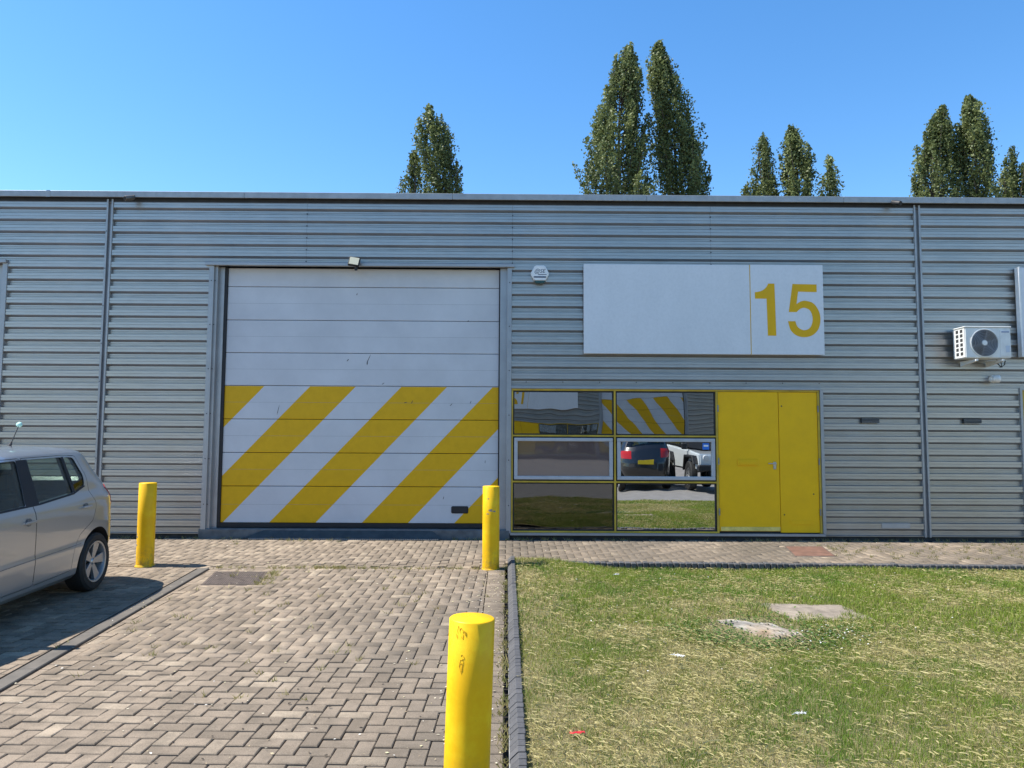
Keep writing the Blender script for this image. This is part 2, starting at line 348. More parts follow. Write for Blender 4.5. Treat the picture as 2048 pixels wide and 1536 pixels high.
def lay(name, poly, rot, org, label, nind, holes=(), extra=(), clip=True):
    """paved surface: bedding sheet + blocks; the nearest ones in view are objects, the rest one part"""
    xs = [p[0] for p in poly]; yy = [p[1] for p in poly]
    yl = sorted(set([min(yy), max(yy)] + [p[1] for p in poly])); 
    pb = G().add([(x, y, g(y) - .014) for x, y in poly], [tuple(range(len(poly)))])
    base = pb.build(name, M['joint']); tag(base, label, 'paving', kind='structure')
    cs, sn = math.cos(rot), math.sin(rot); items = []; cutp = []
    dia = max(max(xs) - min(xs), max(yy) - min(yy)); n = int(dia / CELL) + 6
    for j in range(-n, n):
        for i in range(-n, n):
            r = (i - j) % 4
            if r == 0: u, v_, a = (i + 1) * CELL, (j + .5) * CELL, 0
            elif r == 3: u, v_, a = (i + .5) * CELL, (j + 1) * CELL, math.pi / 2
            else: continue
            x, y = org[0] + u * cs - v_ * sn, org[1] + u * sn + v_ * cs
            ca, sa = math.cos(a + rot), math.sin(a + rot); hl_, hw_ = CELL - JT / 2, CELL / 2 - JT / 2
            rect = [(x + p * hl_ * ca - q * hw_ * sa, y + p * hl_ * sa + q * hw_ * ca) for p, q in ((-1, -1), (1, -1), (1, 1), (-1, 1))]
            if abs(x - sum(xs) / len(xs)) > dia or not any(inpoly(*c_, poly) for c_ in rect): continue
            if clip and not all(inpoly(*c_, poly) for c_ in rect):
                q = clip_poly(rect, poly)
                if len(q) >= 3: cutp.append(q)
                continue
            if not inpoly(x, y, poly): continue
            if any(inpoly(x, y, h) for h in holes): continue
            if any((x - bx) ** 2 + (y - by) ** 2 < .012 for bx, by in BP): continue
            items.append((x, y, a + rot))
    items += list(extra)
    if cutp:
        gg = G()
        for q in cutp:
            n_ = len(q); gg.add([(x, y, g(y) - .04) for x, y in q] + [(x, y, g(y) - .001) for x, y in q], [tuple(range(n_, 2 * n_))] + [(i, (i + 1) % n_, (i + 1) % n_ + n_, i + n_) for i in range(n_)])
        o = gg.build('cut_blocks', M['pave_i'], base); o['kind'] = 'stuff'
    def rank(q):
        d = q[1] + 11.4
        vis = d > 3.7 and abs(q[0]) < .70 * d
        return (0 if vis else 1, d)
    items.sort(key=rank)
    vis = sum(1 for q in items if rank(q)[0] == 0); nind = min(nind, vis)
    for k, (x, y, a) in enumerate(items[:nind]):
        o = bpy.data.objects.new('paving_block', bme); o.location = (x, y, g(y) + random.uniform(-.0025, .0025))
        o.rotation_euler = (.0255 * math.cos(a) + random.gauss(0, .006), -.0255 * -math.sin(a) * 1 + random.gauss(0, .006), a + random.gauss(0, .006)); link(o, base)
    rest = items[nind:]
    if rest:
        A = np.array(rest); N = len(A); a = A[:, 2] + rng.normal(0, .006, N); c_, s_ = np.cos(a), np.sin(a)
        P = np.zeros((N, 12, 3)); P[:, :, 0] = A[:, 0, None] + BV[:, 0] * c_[:, None] - BV[:, 1] * s_[:, None]
        P[:, :, 1] = A[:, 1, None] + BV[:, 0] * s_[:, None] + BV[:, 1] * c_[:, None]
        P[:, :, 2] = gv(P[:, :, 1]) + BV[:, 2] + rng.uniform(-.0025, .0025, N)[:, None] + (BV[:, 0] * rng.normal(0, .008, N)[:, None])
        Fc = (BF[None] + (np.arange(N) * 12)[:, None, None]).reshape(-1, 4)
        tone = np.repeat(rng.random(N), 12); 
        o = np_mesh('paving_blocks', P.reshape(-1, 3), Fc, M['pave_j'], base, np.stack([tone] * 3, 1)); o['kind'] = 'stuff'
    return base
PR = R(-1.0)
DRV = [(-3.50, -2.28), (-.212, -2.28), (-.212, -10.6), (-3.02, -10.6)]
edge = [(-.105, -2.33 - CELL * k, 0) for k in range(81)]
lay('driveway', DRV, PR, (-.21, -7.6), 'beige herringbone block driveway leading to the roller door', 300, [MH], edge)
lay('footway', [(-13, -.05), (13, -.05), (13, -2.02), (.12, -1.76), (.0, -1.86), (.0, -2.2), (-13, -2.2)], PR * .4, (0, -1.2), 'beige block footway running along the foot of the unit', 150, [RC, RAMP], clip=False)
lay('parking_bay', [(-12, -2.28), (-3.68, -2.28), (-3.20, -10.6), (-12, -10.6)], PR, (-4, -5), 'herringbone block parking bay under the silver car', 150)
# row of flat blocks between driveway and footway, and concrete edging along the bay
for_x = [(-8 + .2030 * k, -2.238, 0) for k in range(40)]
sc = strip('border_course', [-13, -.0], [-2.19, -2.285], -.012, M['joint'], 'single straight course of blocks between driveway and footway', 'paving')
for k, (x, y, a) in enumerate(for_x):
    if any((x - bx) ** 2 + (y - by) ** 2 < .03 for bx, by in BP): continue
    o = bpy.data.objects.new('paving_block', bme); o.location = (x, y, g(y) + random.uniform(-.006, .001)); o.rotation_euler = (.026, random.gauss(0, .006), random.gauss(0, .008)); link(o, sc)
ed = G()
P0, P1 = Vector((-3.59, -2.30)), Vector((-3.11, -10.6)); dv = (P1 - P0); L_ = dv.length; dv.normalize(); nv = Vector((-dv.y, dv.x))
kb = empty('edging_kerb', (P0.x, P0.y, g(P0.y)), 0, 'flat smooth grey concrete edging between driveway and parking bay', 'kerb'); kb['kind'] = 'structure'
k = 0; s_ = 0
while s_ < L_ - .1:
    e = min(s_ + .91, L_); gg = G(); vs = []
    for z in (-.1, .006):
        for (a, b) in ((s_ + .003, -.062), (e - .003, -.062), (e - .003, .062), (s_ + .003, .062)):
            q = P0 + dv * a + nv * b; vs.append((q.x - P0.x, q.y - P0.y, g(q.y) + z - g(P0.y)))
    gg.add(vs, [(0, 1, 2, 3), (4, 5, 6, 7), (0, 1, 5, 4), (1, 2, 6, 5), (2, 3, 7, 6), (3, 0, 4, 7)]); gg.build('edging_stone', M['edging'], kb, bevel=.006); s_ = e

# ------------------------------------------------------------------ cant-brick kerb round the lawn
def lawn_z(x, y):
    sm = lambda t: 0 if t < 0 else 1 if t > 1 else t * t * (3 - 2 * t)
    d = .045 - .105 * sm((y + 4.2) / 2.3) * sm((x - .25) / 1.3)
    d += .018 * math.sin(x * 1.3 + y * .7) * math.sin(y * 1.1 + .5) * min(1, max(0, (x - .1) / 1)) + .012 * math.sin(x * 3.1 + 1) * math.sin(y * 2.7)
    return g(y) + d
kl = G().box(.025, .115, -10.55, -1.87, -.42, -.17).build('kerb', M['concrete']); tag(kl, 'raised kerb of blue-black chamfered bricks along the driveway side of the lawn', 'kerb', kind='structure')
bk = G().prism([(-.040, -.13), (.044, -.13), (.044, .082), (.041, .086), (.002, .086), (-.040, .046)], -.0325, .0325, 'y')
kbm = bk.build('brick', M['brick'], kl, bevel=.003); kme = kbm.data; bpy.data.objects.remove(kbm)
y = -1.90; k = 0
while y > -10.5:
    o = bpy.data.objects.new('brick', kme); o.location = (.068 + random.gauss(0, .0012), y, g(y) + random.gauss(0, .0012)); o.rotation_euler = (random.gauss(.026, .006), random.gauss(0, .007), random.gauss(0, .008)); link(o, kl); y -= .0752
kb2 = G().box(.15, 12.9, -.09, .0, -.40, -.14); kb2 = kb2.build('kerb', M['concrete']); kb2.location = (0, -1.79, 0); kb2.rotation_euler = (0, 0, R(-1.2)); tag(kb2, 'low flush kerb of blue-black bricks along the back edge of the lawn', 'kerb', kind='structure')
b2 = G().box(-.0325, .0325, -.05, .05, -.17, .014).build('brick', M['brick'], kb2, bevel=.008); b2m = b2.data; bpy.data.objects.remove(b2)
x = .17
while x < 12.8:
    o = bpy.data.objects.new('brick', b2m); o.location = (x, -.045 + random.gauss(0, .003), -.046 - .00055 * x + random.gauss(0, .003)); o.rotation_euler = (random.gauss(0, .02), random.gauss(0, .02), random.gauss(0, .015)); link(o, kb2); x += .0755

# ------------------------------------------------------------------ lawn, grass
nx, ny = 90, 70; lx = np.linspace(.10, 13, nx); ly = np.linspace(-1.84, -10.6, ny)
V = [(x, y - (.021 * x if j == 0 else 0), lawn_z(x, y)) for j, y in enumerate(ly) for x in lx]
F = [(j * nx + i, j * nx + i + 1, (j + 1) * nx + i + 1, (j + 1) * nx + i) for j in range(ny - 1) for i in range(nx - 1)]
o = G().add(V, F).build('lawn', M['soil'], smooth=True); tag(o, 'thin dry soil and thatch of the lawn', 'lawn', kind='structure')
def vnoise(x, y, sc, seed):
    r = np.random.default_rng(seed); T = r.random((64, 64)); u, v_ = x * sc, y * sc
    i, j = np.floor(u).astype(int), np.floor(v_).astype(int); a, b = u - i, v_ - j; a = a * a * (3 - 2 * a); b = b * b * (3 - 2 * b)
    t = lambda p, q: T[p % 64, q % 64]
    return (t(i, j) * (1 - a) + t(i + 1, j) * a) * (1 - b) + (t(i, j + 1) * (1 - a) + t(i + 1, j + 1) * a) * b
def fbm(x, y, sc, seed): return .5 * vnoise(x, y, sc, seed) + .3 * vnoise(x, y, sc * 2.3, seed + 1) + .2 * vnoise(x, y, sc * 5.1, seed + 2)
lawnv = np.vectorize(lawn_z)
SLAB = [(2.30, -4.17), (3.20, -4.22), (3.22, -4.80), (2.50, -4.76)]
def sample(n, x0, x1, y0, y1): return rng.uniform(x0, x1, n), rng.uniform(y0, y1, n)
def blades(n, box, h0, h1, w0, w1, seed):
    x, y = sample(n, *box); kp = y < -1.88 - .021 * x
    # bare round stump and slab
    d = np.hypot((x - 2.1) * 1.0, (y + 5.05) * 1.1); uu = (x - 2.13) * .669 - (y + 4.95) * .743; vv = (x - 2.13) * .743 + (y + 4.95) * .669; k2 = ((d > .46) | (rng.random(n) < .22)) & ((uu / .36) ** 2 + (vv / .14) ** 2 > 1)
    eg = .05 * np.sin(x * 17) + .04 * np.sin(y * 23); sl = (x > 2.44 + (-4.2 - y) * .25 + eg) & (x < 3.10 + eg) & (y < -4.27 + eg * .6) & (y > -4.66 + eg); kp &= k2 & ~sl
    x, y = x[kp], y[kp]; n = len(x)
    dry = fbm(x, y, .85, 3) * .65 + fbm(x, y, 3.1, 9) * .35
    dry = np.clip((.6 * dry + .4 * fbm(x, y, 6.5, 77) + .03 * np.clip((-5.2 - y) / 1.5, 0, 1) - .48) / .2, 0, 1); dry = np.clip(dry + .45 * np.exp(-((x - .2) / .22) ** 2) - .25 * np.exp(-((y + 2.1) / .8) ** 2), 0, 1)
    keep = rng.random(n) > dry * .40; x, y, dry = x[keep], y[keep], dry[keep]; n = len(x)
    z = lawnv(x, y); h = rng.uniform(h0, h1, n) * (1 - .45 * dry); w = rng.uniform(w0, w1, n)
    th = rng.uniform(0, 2 * np.pi, n); ln = rng.uniform(.1, .95, n) * h; ld = rng.uniform(0, 2 * np.pi, n)
    sx, sy = np.cos(th) * w / 2, np.sin(th) * w / 2; lx_, ly_ = np.cos(ld) * ln, np.sin(ld) * ln
    P = np.zeros((n, 5, 3))
    for k, (sg, fr, hh) in enumerate(((-1, 0, -.006), (1, 0, -.006), (.75, .3, .6), (-.75, .3, .6), (0, 1, 1))):
        P[:, k, 0] = x + sx * sg + lx_ * fr; P[:, k, 1] = y + sy * sg + ly_ * fr; P[:, k, 2] = z + (h * hh if hh > 0 else hh)
    t_ = rng.random(n)
    green = np.stack([.135 + .125 * t_, .19 + .145 * t_, .022 + .022 * t_], 1); straw = np.stack([.31 + .22 * t_, .25 + .19 * t_, .09 + .09 * t_], 1)
    isdry = (rng.random(n) < .09 + .6 * dry)[:, None]
    lush = np.clip((fbm(x, y, 1.1, 40) - .5) / .15, 0, 1)[:, None]; green = green * (1 - .35 * lush * np.array([1, .45, .9]))
    c = np.where(isdry, straw, green); C = np.repeat(c, 5, 0)
    b = np.arange(n) * 5
    F3 = np.concatenate([np.stack([b, b + 1, b + 2], 1), np.stack([b, b + 2, b + 3], 1), np.stack([b + 3, b + 2, b + 4], 1)])
    return P.reshape(-1, 3), F3, C
def strands(n, box):
    x, y = sample(n * 3, *box); kp = (y < -1.95 - .021 * x); dr = fbm(x, y, .85, 3) * .65 + fbm(x, y, 3.1, 9) * .35
    kp &= ~((x > 2.3) & (x < 3.25) & (y < -4.18) & (y > -4.8)) & (np.hypot(x - 2.12, (y + 4.98)) > .4)
    kp &= rng.random(n * 3) < np.clip((dr - .34) / .25, .12, 1); x, y = x[kp][:n], y[kp][:n]; n = len(x)
    z = lawnv(x, y) + rng.uniform(.006, .034, n); L = rng.uniform(.02, .085, n) * np.where(rng.random(n) < .12, 1.8, 1); a = np.where(rng.random(n) < .4, rng.normal(-.75, .5, n), rng.uniform(0, np.pi, n))
    w = rng.uniform(.0009, .0018, n); cv = rng.normal(0, .2, n); P = np.zeros((n, 8, 3))
    for s in range(4):
        t_ = s / 3 - .5; px = x + np.cos(a) * L * t_ - np.sin(a) * L * cv * t_ * t_; py = y + np.sin(a) * L * t_ + np.cos(a) * L * cv * t_ * t_
        for q in range(2):
            P[:, s * 2 + q, 0] = px - np.sin(a) * w * (q - .5); P[:, s * 2 + q, 1] = py + np.cos(a) * w * (q - .5); P[:, s * 2 + q, 2] = z + .012 + .006 * (1 - 4 * t_ * t_) + rng.normal(0, .003, n)
    t_ = rng.random(n)[:, None]; c = np.array([.30, .26, .09]) * (1 - t_) + np.array([.60, .52, .25]) * t_
    b = np.arange(n) * 8; q = np.concatenate([np.stack([b + 2 * s, b + 2 * s + 1, b + 2 * s + 3, b + 2 * s + 2], 1) for s in range(3)])
    F3 = np.concatenate([q[:, [0, 1, 2]], q[:, [0, 2, 3]]]); return P.reshape(-1, 3), F3, np.repeat(c, 8, 0)
parts = [blades(200000, (.11, 4.2, -7.9, -5.2), .014, .046, .0014, .0030, 1), blades(150000, (.11, 7.2, -5.2, -1.85), .024, .060, .0028, .0054, 2),
         blades(26000, (4.2, 7.2, -7.9, -5.2), .02, .05, .004, .008, 3), blades(34000, (.11, 7.5, -10.55, -7.9), .02, .05, .005, .010, 4), blades(26000, (7.2, 13, -10.5, -1.9), .02, .05, .007, .013, 5),
         strands(12000, (.12, 4.2, -7.9, -5.0)), strands(8000, (.12, 7.2, -5.0, -1.95)), strands(1500, (.12, 7.2, -10.5, -7.9))]
off = 0; VV = []; FF = []; CC = []
for v_, f_, c_ in parts: VV.append(v_); FF.append(f_ + off); CC.append(c_); off += len(v_)
o = np_mesh('grass', np.concatenate(VV), np.concatenate(FF), M['grass'], None, np.concatenate(CC)); tag(o, 'short patchy mown grass, half green and half straw-dry, on the lawn', 'grass', kind='stuff')

# loose straw, petals and chips on the paving; weeds along joints and the wall foot
def flakes(n, gen, s0, s1, cols, name, label, cat):
    P = np.zeros((n, 4, 3)); C = np.zeros((n, 4, 3))
    for k in range(n):
        x, y = gen(); s = random.uniform(s0, s1); a = random.uniform(0, 6.28); r = random.uniform(.25, .9); c = cols[random.randrange(len(cols))]; z0 = g(y) + .004
        for q, (u, v_) in enumerate(((-1, 0), (0, -r), (1, 0), (0, r))):
            P[k, q] = (x + s * (u * math.cos(a) - v_ * math.sin(a)), y + s * (u * math.sin(a) + v_ * math.cos(a)), z0 + random.uniform(0, .4) * s); C[k, q] = c
    o = np_mesh(name, P.reshape(-1, 3), np.arange(n * 4).reshape(n, 4), M['litter'], None, C.reshape(-1, 3)); return tag(o, label, cat, kind='stuff')
def lit():
    r = random.random()
    if r < .35: return (-abs(random.gauss(0, .28)) - .02, random.uniform(-8, -1.9))
    if r < .60: return (random.uniform(-6, 7), random.uniform(-1.7, -.1) if random.random() < .6 else random.uniform(-.25, -.08))
    if r < .75: return (random.uniform(-3.5, 0), -2.28 + random.gauss(0, .12))
    return (random.uniform(-3.6, 0), random.uniform(-8, -2.2))
flakes(1500, lit, .003, .013, [(.62, .55, .40), (.5, .42, .26), (.72, .68, .60), (.38, .29, .18), (.55, .5, .3)], 'leaf_litter', 'pale straw bits and dry petals scattered over the paving', 'litter')
def dk(): return (random.gauss(-1.55, .45), random.gauss(-6.75, .35))
flakes(34, dk, .006, .014, [(.02, .018, .015), (.04, .03, .025)], 'droppings', 'small dark crumbs on the driveway blocks', 'litter')
def weeds(spots, name, label, hmin=.015, hmax=.06, col=((.10, .15, .03), (.34, .29, .10))):
    P = []; C = []
    for x, y in spots:
        for _ in range(random.randint(4, 12)):
            a = random.uniform(0, 6.28); h = random.uniform(hmin, hmax); l = h * random.uniform(.3, 1.3); w_ = random.uniform(.002, .005); t_ = random.random()
            bx, by = x + random.gauss(0, .02), y + random.gauss(0, .015); z = g(by) - .004
            P += [(bx - w_, by, z), (bx + w_, by, z), (bx + l * math.cos(a), by + l * math.sin(a), z + h)]; C += [tuple(col[0][i] * (1 - t_) + col[1][i] * t_ for i in range(3))] * 3
    o = np_mesh(name, np.array(P), np.arange(len(P)).reshape(-1, 3), M['grass'], None, np.array(C)); return tag(o, label, 'weeds', kind='stuff')
sp = [(random.uniform(-3.5, -.2), -2.28 + random.gauss(0, .02)) for _ in range(60)] + [(random.gauss(-2.1, .35), -2.27 + random.gauss(0, .04)) for _ in range(40)]
sp += [(random.uniform(-7, 8), -.07) for _ in range(150)] + [(random.uniform(4.4, 8), random.uniform(-1.6, -.3)) for _ in range(120)] + [(random.uniform(-4, -2.2), random.gauss(-.2, .15)) for _ in range(25)]
sp += [(random.uniform(-3.5, -.1), random.uniform(-6.5, -2.3)) for _ in range(70)]
sp += [(-.005 + random.gauss(0, .012), random.uniform(-8, -2)) for _ in range(80)] + [(-2.64 + random.gauss(0, .05), random.uniform(-3.2, -2.5)) for _ in range(30)]
weeds(sp, 'weeds', 'low weeds and dry tufts growing in the paving joints', col=((.13, .15, .035), (.44, .36, .16)))

# ------------------------------------------------------------------ the units
PITCH = .187
def clad_profile(z0, z1):
    pr = []
    pat = [(0, 0), (.038, 0), (.040, .006), (.044, .006), (.046, 0), (.080, 0), (.092, .046), (.104, .046), (.107, .037), (.113, .037), (.116, .046), (.128, .046), (.131, .037), (.137, .037), (.140, .046), (.156, .046)]
    k0 = int(math.floor(z0 / PITCH)) - 1; k1 = int(z1 / PITCH) + 1
    pts = [(-.012 + k * PITCH + a, d) for k in range(k0, k1 + 1) for a, d in pat]
    out = []
    for (a, d), (b, e) in zip(pts, pts[1:]):
        if a <= z0 < b: out.append((z0, d + (e - d) * (z0 - a) / (b - a)))
        if z0 < a < z1: out.append((a, d))
        if a < z1 <= b: out.append((z1, d + (e - d) * (z1 - a) / (b - a)))
    return out
def sheet(parent, x0, x1, z0, z1, dy=0.):
    pr = clad_profile(z0, z1); n = len(pr)
    v = [(x, d + dy, z) for x in (x0, x1) for z, d in pr]
    f = [(i, n + i, n + i + 1, i + 1) for i in range(n - 1)]
    return G().add(v, f).build('cladding_sheet', M['clad'], parent)
def catmull(pts, n=6):
    out = []
    for i in range(len(pts) - 1):
        p0, p1, p2, p3 = pts[max(0, i - 1)], pts[i], pts[i + 1], pts[min(len(pts) - 1, i + 2)]
        for k in range(n):
            t_ = k / n; out.append(tuple(.5 * (2 * p1[j] + (p2[j] - p0[j]) * t_ + (2 * p0[j] - 5 * p1[j] + 4 * p2[j] - p3[j]) * t_ ** 2 + (3 * p1[j] - p0[j] - 3 * p2[j] + p3[j]) * t_ ** 3) for j in (0, 1)))
    out.append(pts[-1]); return out
ONE = [(1435, 315), (1530, 315), (1535, 618), (1604, 618), (1597, 190), (1545, 190)] + catmull([(1545, 190), (1525, 225), (1485, 252), (1435, 262)])[1:]
FIVE = [(1745, 192), (1943, 195), (1943, 258), (1790, 255)] + catmull([(1775, 358), (1805, 338), (1850, 330), (1912, 350), (1955, 410), (1968, 482), (1950, 560), (1900, 612), (1832, 628), (1768, 614), (1722, 570), (1702, 498)]) + \
    catmull([(1762, 498), (1782, 547), (1832, 571), (1882, 550), (1905, 482), (1886, 412), (1840, 388), (1802, 398), (1775, 423)]) + [(1710, 423)]
TWO = catmull([(1712, 330), (1722, 262), (1768, 208), (1832, 192), (1905, 212), (1948, 275), (1945, 350), (1905, 420), (1850, 470), (1805, 520), (1785, 556)]) + [(1950, 556), (1950, 618), (1702, 618)] + catmull([(1706, 570), (1740, 490), (1810, 420), (1860, 370), (1884, 310), (1868, 262), (1828, 250), (1790, 270), (1774, 330)])
def bar(parent, name, mt, *b, bevel=0): return G().box(*b).build(name, mt, parent, bevel=bevel)
def build_unit(front=True):
    U = empty('industrial_unit')
    xa, xb = (-13.5, 13.5)
    # cladding around the openings
    for a, b in ((-6.085, -3.1), (-3.097, .078), (.081, 3.15), (3.153, 6.315)): sheet(U, a, b, 4.135, 5.15)
    sheet(U, -6.085, -4.565, .06, 4.135); sheet(U, .075, 4.80, 2.285, 4.135); sheet(U, 4.80, 6.315, .06, 4.135)
    if front:
        sheet(U, xa, -6.19, 4.15, 5.15); sheet(U, -7.66, -6.19, .06, 4.15); sheet(U, 6.425, xb, 2.285, 5.15); sheet(U, 6.425, 7.85, .06, 2.285)
    else:
        sheet(U, xa, -6.19, .06, 5.15); sheet(U, 6.425, xb, .06, 5.15)
    G().box(xa, xb, .14, .30, -.1, .058).build('plinth', M['plinth'], U); G().box(xa, -4.4, .055, .075, -.1, .06).build('plinth', M['plinth'], U); G().box(4.8, xb, .055, .075, -.1, .06).build('plinth', M['plinth'], U); G().box(.07, 4.8, .05, .075, -.1, .06).build('plinth', M['plinth'], U)
    # back liner walls so that the shell is closed
    for a, b, c, d in ((xa, -4.6, -.1, 5.12), (-4.6, .1, 4.2, 5.12), (.1, 4.83, 2.3, 5.12), (4.83, xb, -.1, 5.12)): bar(U, 'liner_wall', M['inside'], a, b, .17, .21, c, d)
    bar(U, 'side_wall', M['clad'], xa, xa + .2, .21, 14, -.1, 5.1); bar(U, 'side_wall', M['clad'], xb - .2, xb, .21, 14, -.1, 5.1); bar(U, 'rear_wall', M['clad'], xa + .2, xb - .2, 13.8, 14, -.1, 5.1)
    G().prism([(.0, 5.115), (.0, 5.125), (7, 5.6), (14, 5.125), (14, 5.115), (7, 5.58)], xa, xb, 'x').build('roof', M['roof'], U)
    bar(U, 'partition_wall', M['inside'], -.02, .06, .4, 13.7, -.05, 5.0); bar(U, 'partition_wall', M['inside'], .07, 6, 3.6, 3.7, -.05, 5.0); bar(U, 'room_floor', M['inside'], .07, 6, .2, 3.6, -.05, .04); bar(U, 'room_ceiling', M['inside'], .07, 6, .22, 3.6, 2.6, 2.7)
    # parapet cap in lengths, painted shade strip in the gap below it
    joints = [xa, -10.4, -7.05, -4.05, -.85, 2.15, 5.2, 8.3, 11, xb]
    for a, b in zip(joints, joints[1:]): G().prism([(-.085, 5.175), (-.085, 5.268), (.25, 5.268), (.25, 5.245), (-.06, 5.245), (-.06, 5.175)], a + .002, b - .002, 'x').build('parapet_cap', M['cap'], U, bevel=.003)
    bar(U, 'cap_joint_clip', M['cap'], -7.08, -7.02, -.089, -.086, 5.17, 5.272)
    bar(U, 'painted_gap_shade', M['dark'], xa, xb, .002, .05, 5.12, 5.24)  # near-black bar stands in for the recess shadow under the cap
    # vertical joint channels
    for x in (-6.138, 6.370):
        for s in (-1, 1): bar(U, 'joint_flange', M['flash'], x + s * .037 - .014, x + s * .037 + .014, -.012, .05, .05, 5.165, bevel=.002)
        bar(U, 'joint_channel', M['flash'], x - .023, x + .023, .036, .048, .05, 5.165)
    # garage door: flanges, jambs, lintel, panels
    bar(U, 'door_flange', M['flash'], -4.575, -4.50, -.012, .05, .10, 4.135, bevel=.003); bar(U, 'door_flange', M['flash'], .005, .074, -.012, .05, .085, 4.135, bevel=.003)
    bar(U, 'door_jamb', M['flash'], -4.50, -4.455, .03, .20, .10, 4.135); bar(U, 'door_jamb', M['flash'], -4.455, -4.375, .10, .20, .10, 4.135); bar(U, 'door_jamb', M['flash'], -.105, .005, .055, .20, .09, 4.135)
    G().prism([(-.05, 4.135), (-.05, 4.178), (-.035, 4.19), (.03, 4.19), (.03, 4.135)], -4.63, .115, 'x').build('door_lintel', M['flash'], U, bevel=.002)
    bar(U, 'door_seal', M['black'], -4.375, -4.33, .11, .19, .14, 4.133); bar(U, 'door_seal', M['black'], -.122, -.106, .11, .19, .14, 4.133); bar(U, 'door_seal', M['black'], -4.375, -.106, .115, .19, .145, .212)
    D = empty('roller_door'); D.parent = U
    gm = garage_mat('striped_door_paint' if front else 'striped_door_paint_opposite', -3.795, 2.292 if front else 3.31)
    zs = [.212, .765, 1.273, 1.785, 2.300, 2.806, 3.315, 3.836, 4.132]
    for a, b in zip(zs, zs[1:]):
        gg = G().box(-4.33, -.122, .132, .175, a + .004, b - .004)
        gg.build('door_panel', gm, D, bevel=.004)
        if b - a > .4: bar(D, 'panel_groove', M['steel_bare'], -4.325, -.127, .1312, .14, (a + b) / 2 - .0012, (a + b) / 2 + .0012)
    bar(D, 'door_backing', M['black'], -4.33, -.122, .176, .185, .212, 4.132)
    G().box(-.83, -.57, .118, .14, .365, .475).build('pull_handle', M['black'], D, bevel=.02, seg=3, smooth=True)
    if front:
        M.setdefault('scuff', mat('dark_scuff', (.07, .06, .05), .8))
        for x, z, l, an, w_ in ((-2.33, 3.73, .04, 1.4, .012), (-2.13, 2.72, .16, 1.15, .010), (-2.15, 2.66, .07, 1.5, .016), (-2.45, 2.70, .05, .9, .014), (-.55, 2.06, .05, 1.2, .010), (-.85, 2.02, .06, .8, .01), (-1.55, 2.05, .05, .3, .012), (-1.45, 2.06, .06, 1.1, .01), (-3.5, 1.93, .17, 1.35, .008), (-.32, 1.15, .05, 1.5, .008), (-.95, .60, .05, 1.3, .009), (-1.9, 2.34, .05, .6, .01), (-.6, 3.32, .03, .7, .014)):
            c_, s__ = math.cos(an), math.sin(an); pl = [(x + l * u * c_ - w_ * v_ * s__, z + l * u * s__ + w_ * v_ * c_) for u, v_ in ((-.5, -.1), (-.2, -.5), (.25, -.35), (.5, .05), (.2, .4), (-.3, .45))]
            G().prism(pl, .1308, .1318, 'y').build('scuff_mark', M['scuff'], D)
    bar(U, 'threshold', M['thresh'], -4.60, .06, -.015, .2, -.1, .135, bevel=.01)
    # window wall: sill, yellow frame, gaskets, casements, panes
    Wn = empty('window_frame'); Wn.parent = U
    fr = M['yel_frame']
    bar(U, 'head_flashing', M['flash'], .075, 4.80, -.02, .05, 2.268, 2.298, bevel=.002); bar(U, 'sill_flashing', M['flash'], .066, 4.815, -.03, .05, .058, .096, bevel=.003); bar(U, 'jamb_flashing', M['flash'], 4.783, 4.83, -.02, .05, .098, 2.268, bevel=.002)
    bar(Wn, 'frame_bar', fr, .078, 4.78, .0, .06, 2.238, 2.266, bevel=.003); bar(Wn, 'frame_bar', fr, .078, 3.19, .0, .06, .098, .124, bevel=.003)
    for a, b in ((.078, .102), (1.637, 1.664), (3.19, 3.222), (4.748, 4.78)): bar(Wn, 'frame_bar', fr, a, b, -.002, .06, .1, 2.237, bevel=.003)
    cols = ((.102, 1.637), (1.664, 3.19)); rows = ((.124, .846), (.872, 1.54), (1.565, 2.237))
    for z in (.846, 1.54):
        for a, b in cols: bar(Wn, 'frame_bar', fr, a, b, .0, .06, z, z + .025, bevel=.003)
    gl = {(0, 0): 'glass_dim', (1, 0): 'glass_film', (0, 1): 'glass_brown', (1, 1): 'glass_film', (0, 2): 'glass_mid', (1, 2): 'glass_mid'}
    for i, (a, b) in enumerate(cols):
        for j, (c, d) in enumerate(rows):
            q = .02
            for bx in ((a, b, .02, .07, c, c + q), (a, b, .02, .07, d - q, d), (a, a + q, .02, .07, c + q, d - q), (b - q, b, .02, .07, c + q, d - q)): bar(Wn, 'gasket', M['black'], *bx)
            a2, b2, c2, d2 = a + q, b - q, c + q, d - q; yp = .045
            if j == 1:
                k = .052
                for bx in ((a2, b2, -.012, .06, c2, c2 + k), (a2, b2, -.012, .06, d2 - k, d2), (a2, a2 + k, -.012, .06, c2 + k, d2 - k), (b2 - k, b2, -.012, .06, c2 + k, d2 - k)): bar(Wn, 'casement_rail', M['grey_frame'], *bx, bevel=.006)
                a2 += k; b2 -= k; c2 += k; d2 -= k; yp = .02
            tz, tx = {(0, 2): (.0, 0), (1, 2): (.0, -.002), (0, 1): (-.002, .001), (1, 1): (-.0045, .0), (0, 0): (0, 0), (1, 0): (.001, 0)}[(i, j)]
            xm, zm = (a2 + b2) / 2, (c2 + d2) / 2
            nxg = 9; vs = []
            for w_ in range(nxg):
                for u in range(nxg):
                    px = a2 + (b2 - a2) * u / 8; pz = c2 + (d2 - c2) * w_ / 8
                    bow = .0009 * (1 - ((px - xm) / (b2 - a2) * 2) ** 2) * (1 - ((pz - zm) / (d2 - c2) * 2) ** 2)
                    vs.append((px, yp + tz * (pz - zm) * 2 + tx * (px - xm) * 2 + bow, pz))
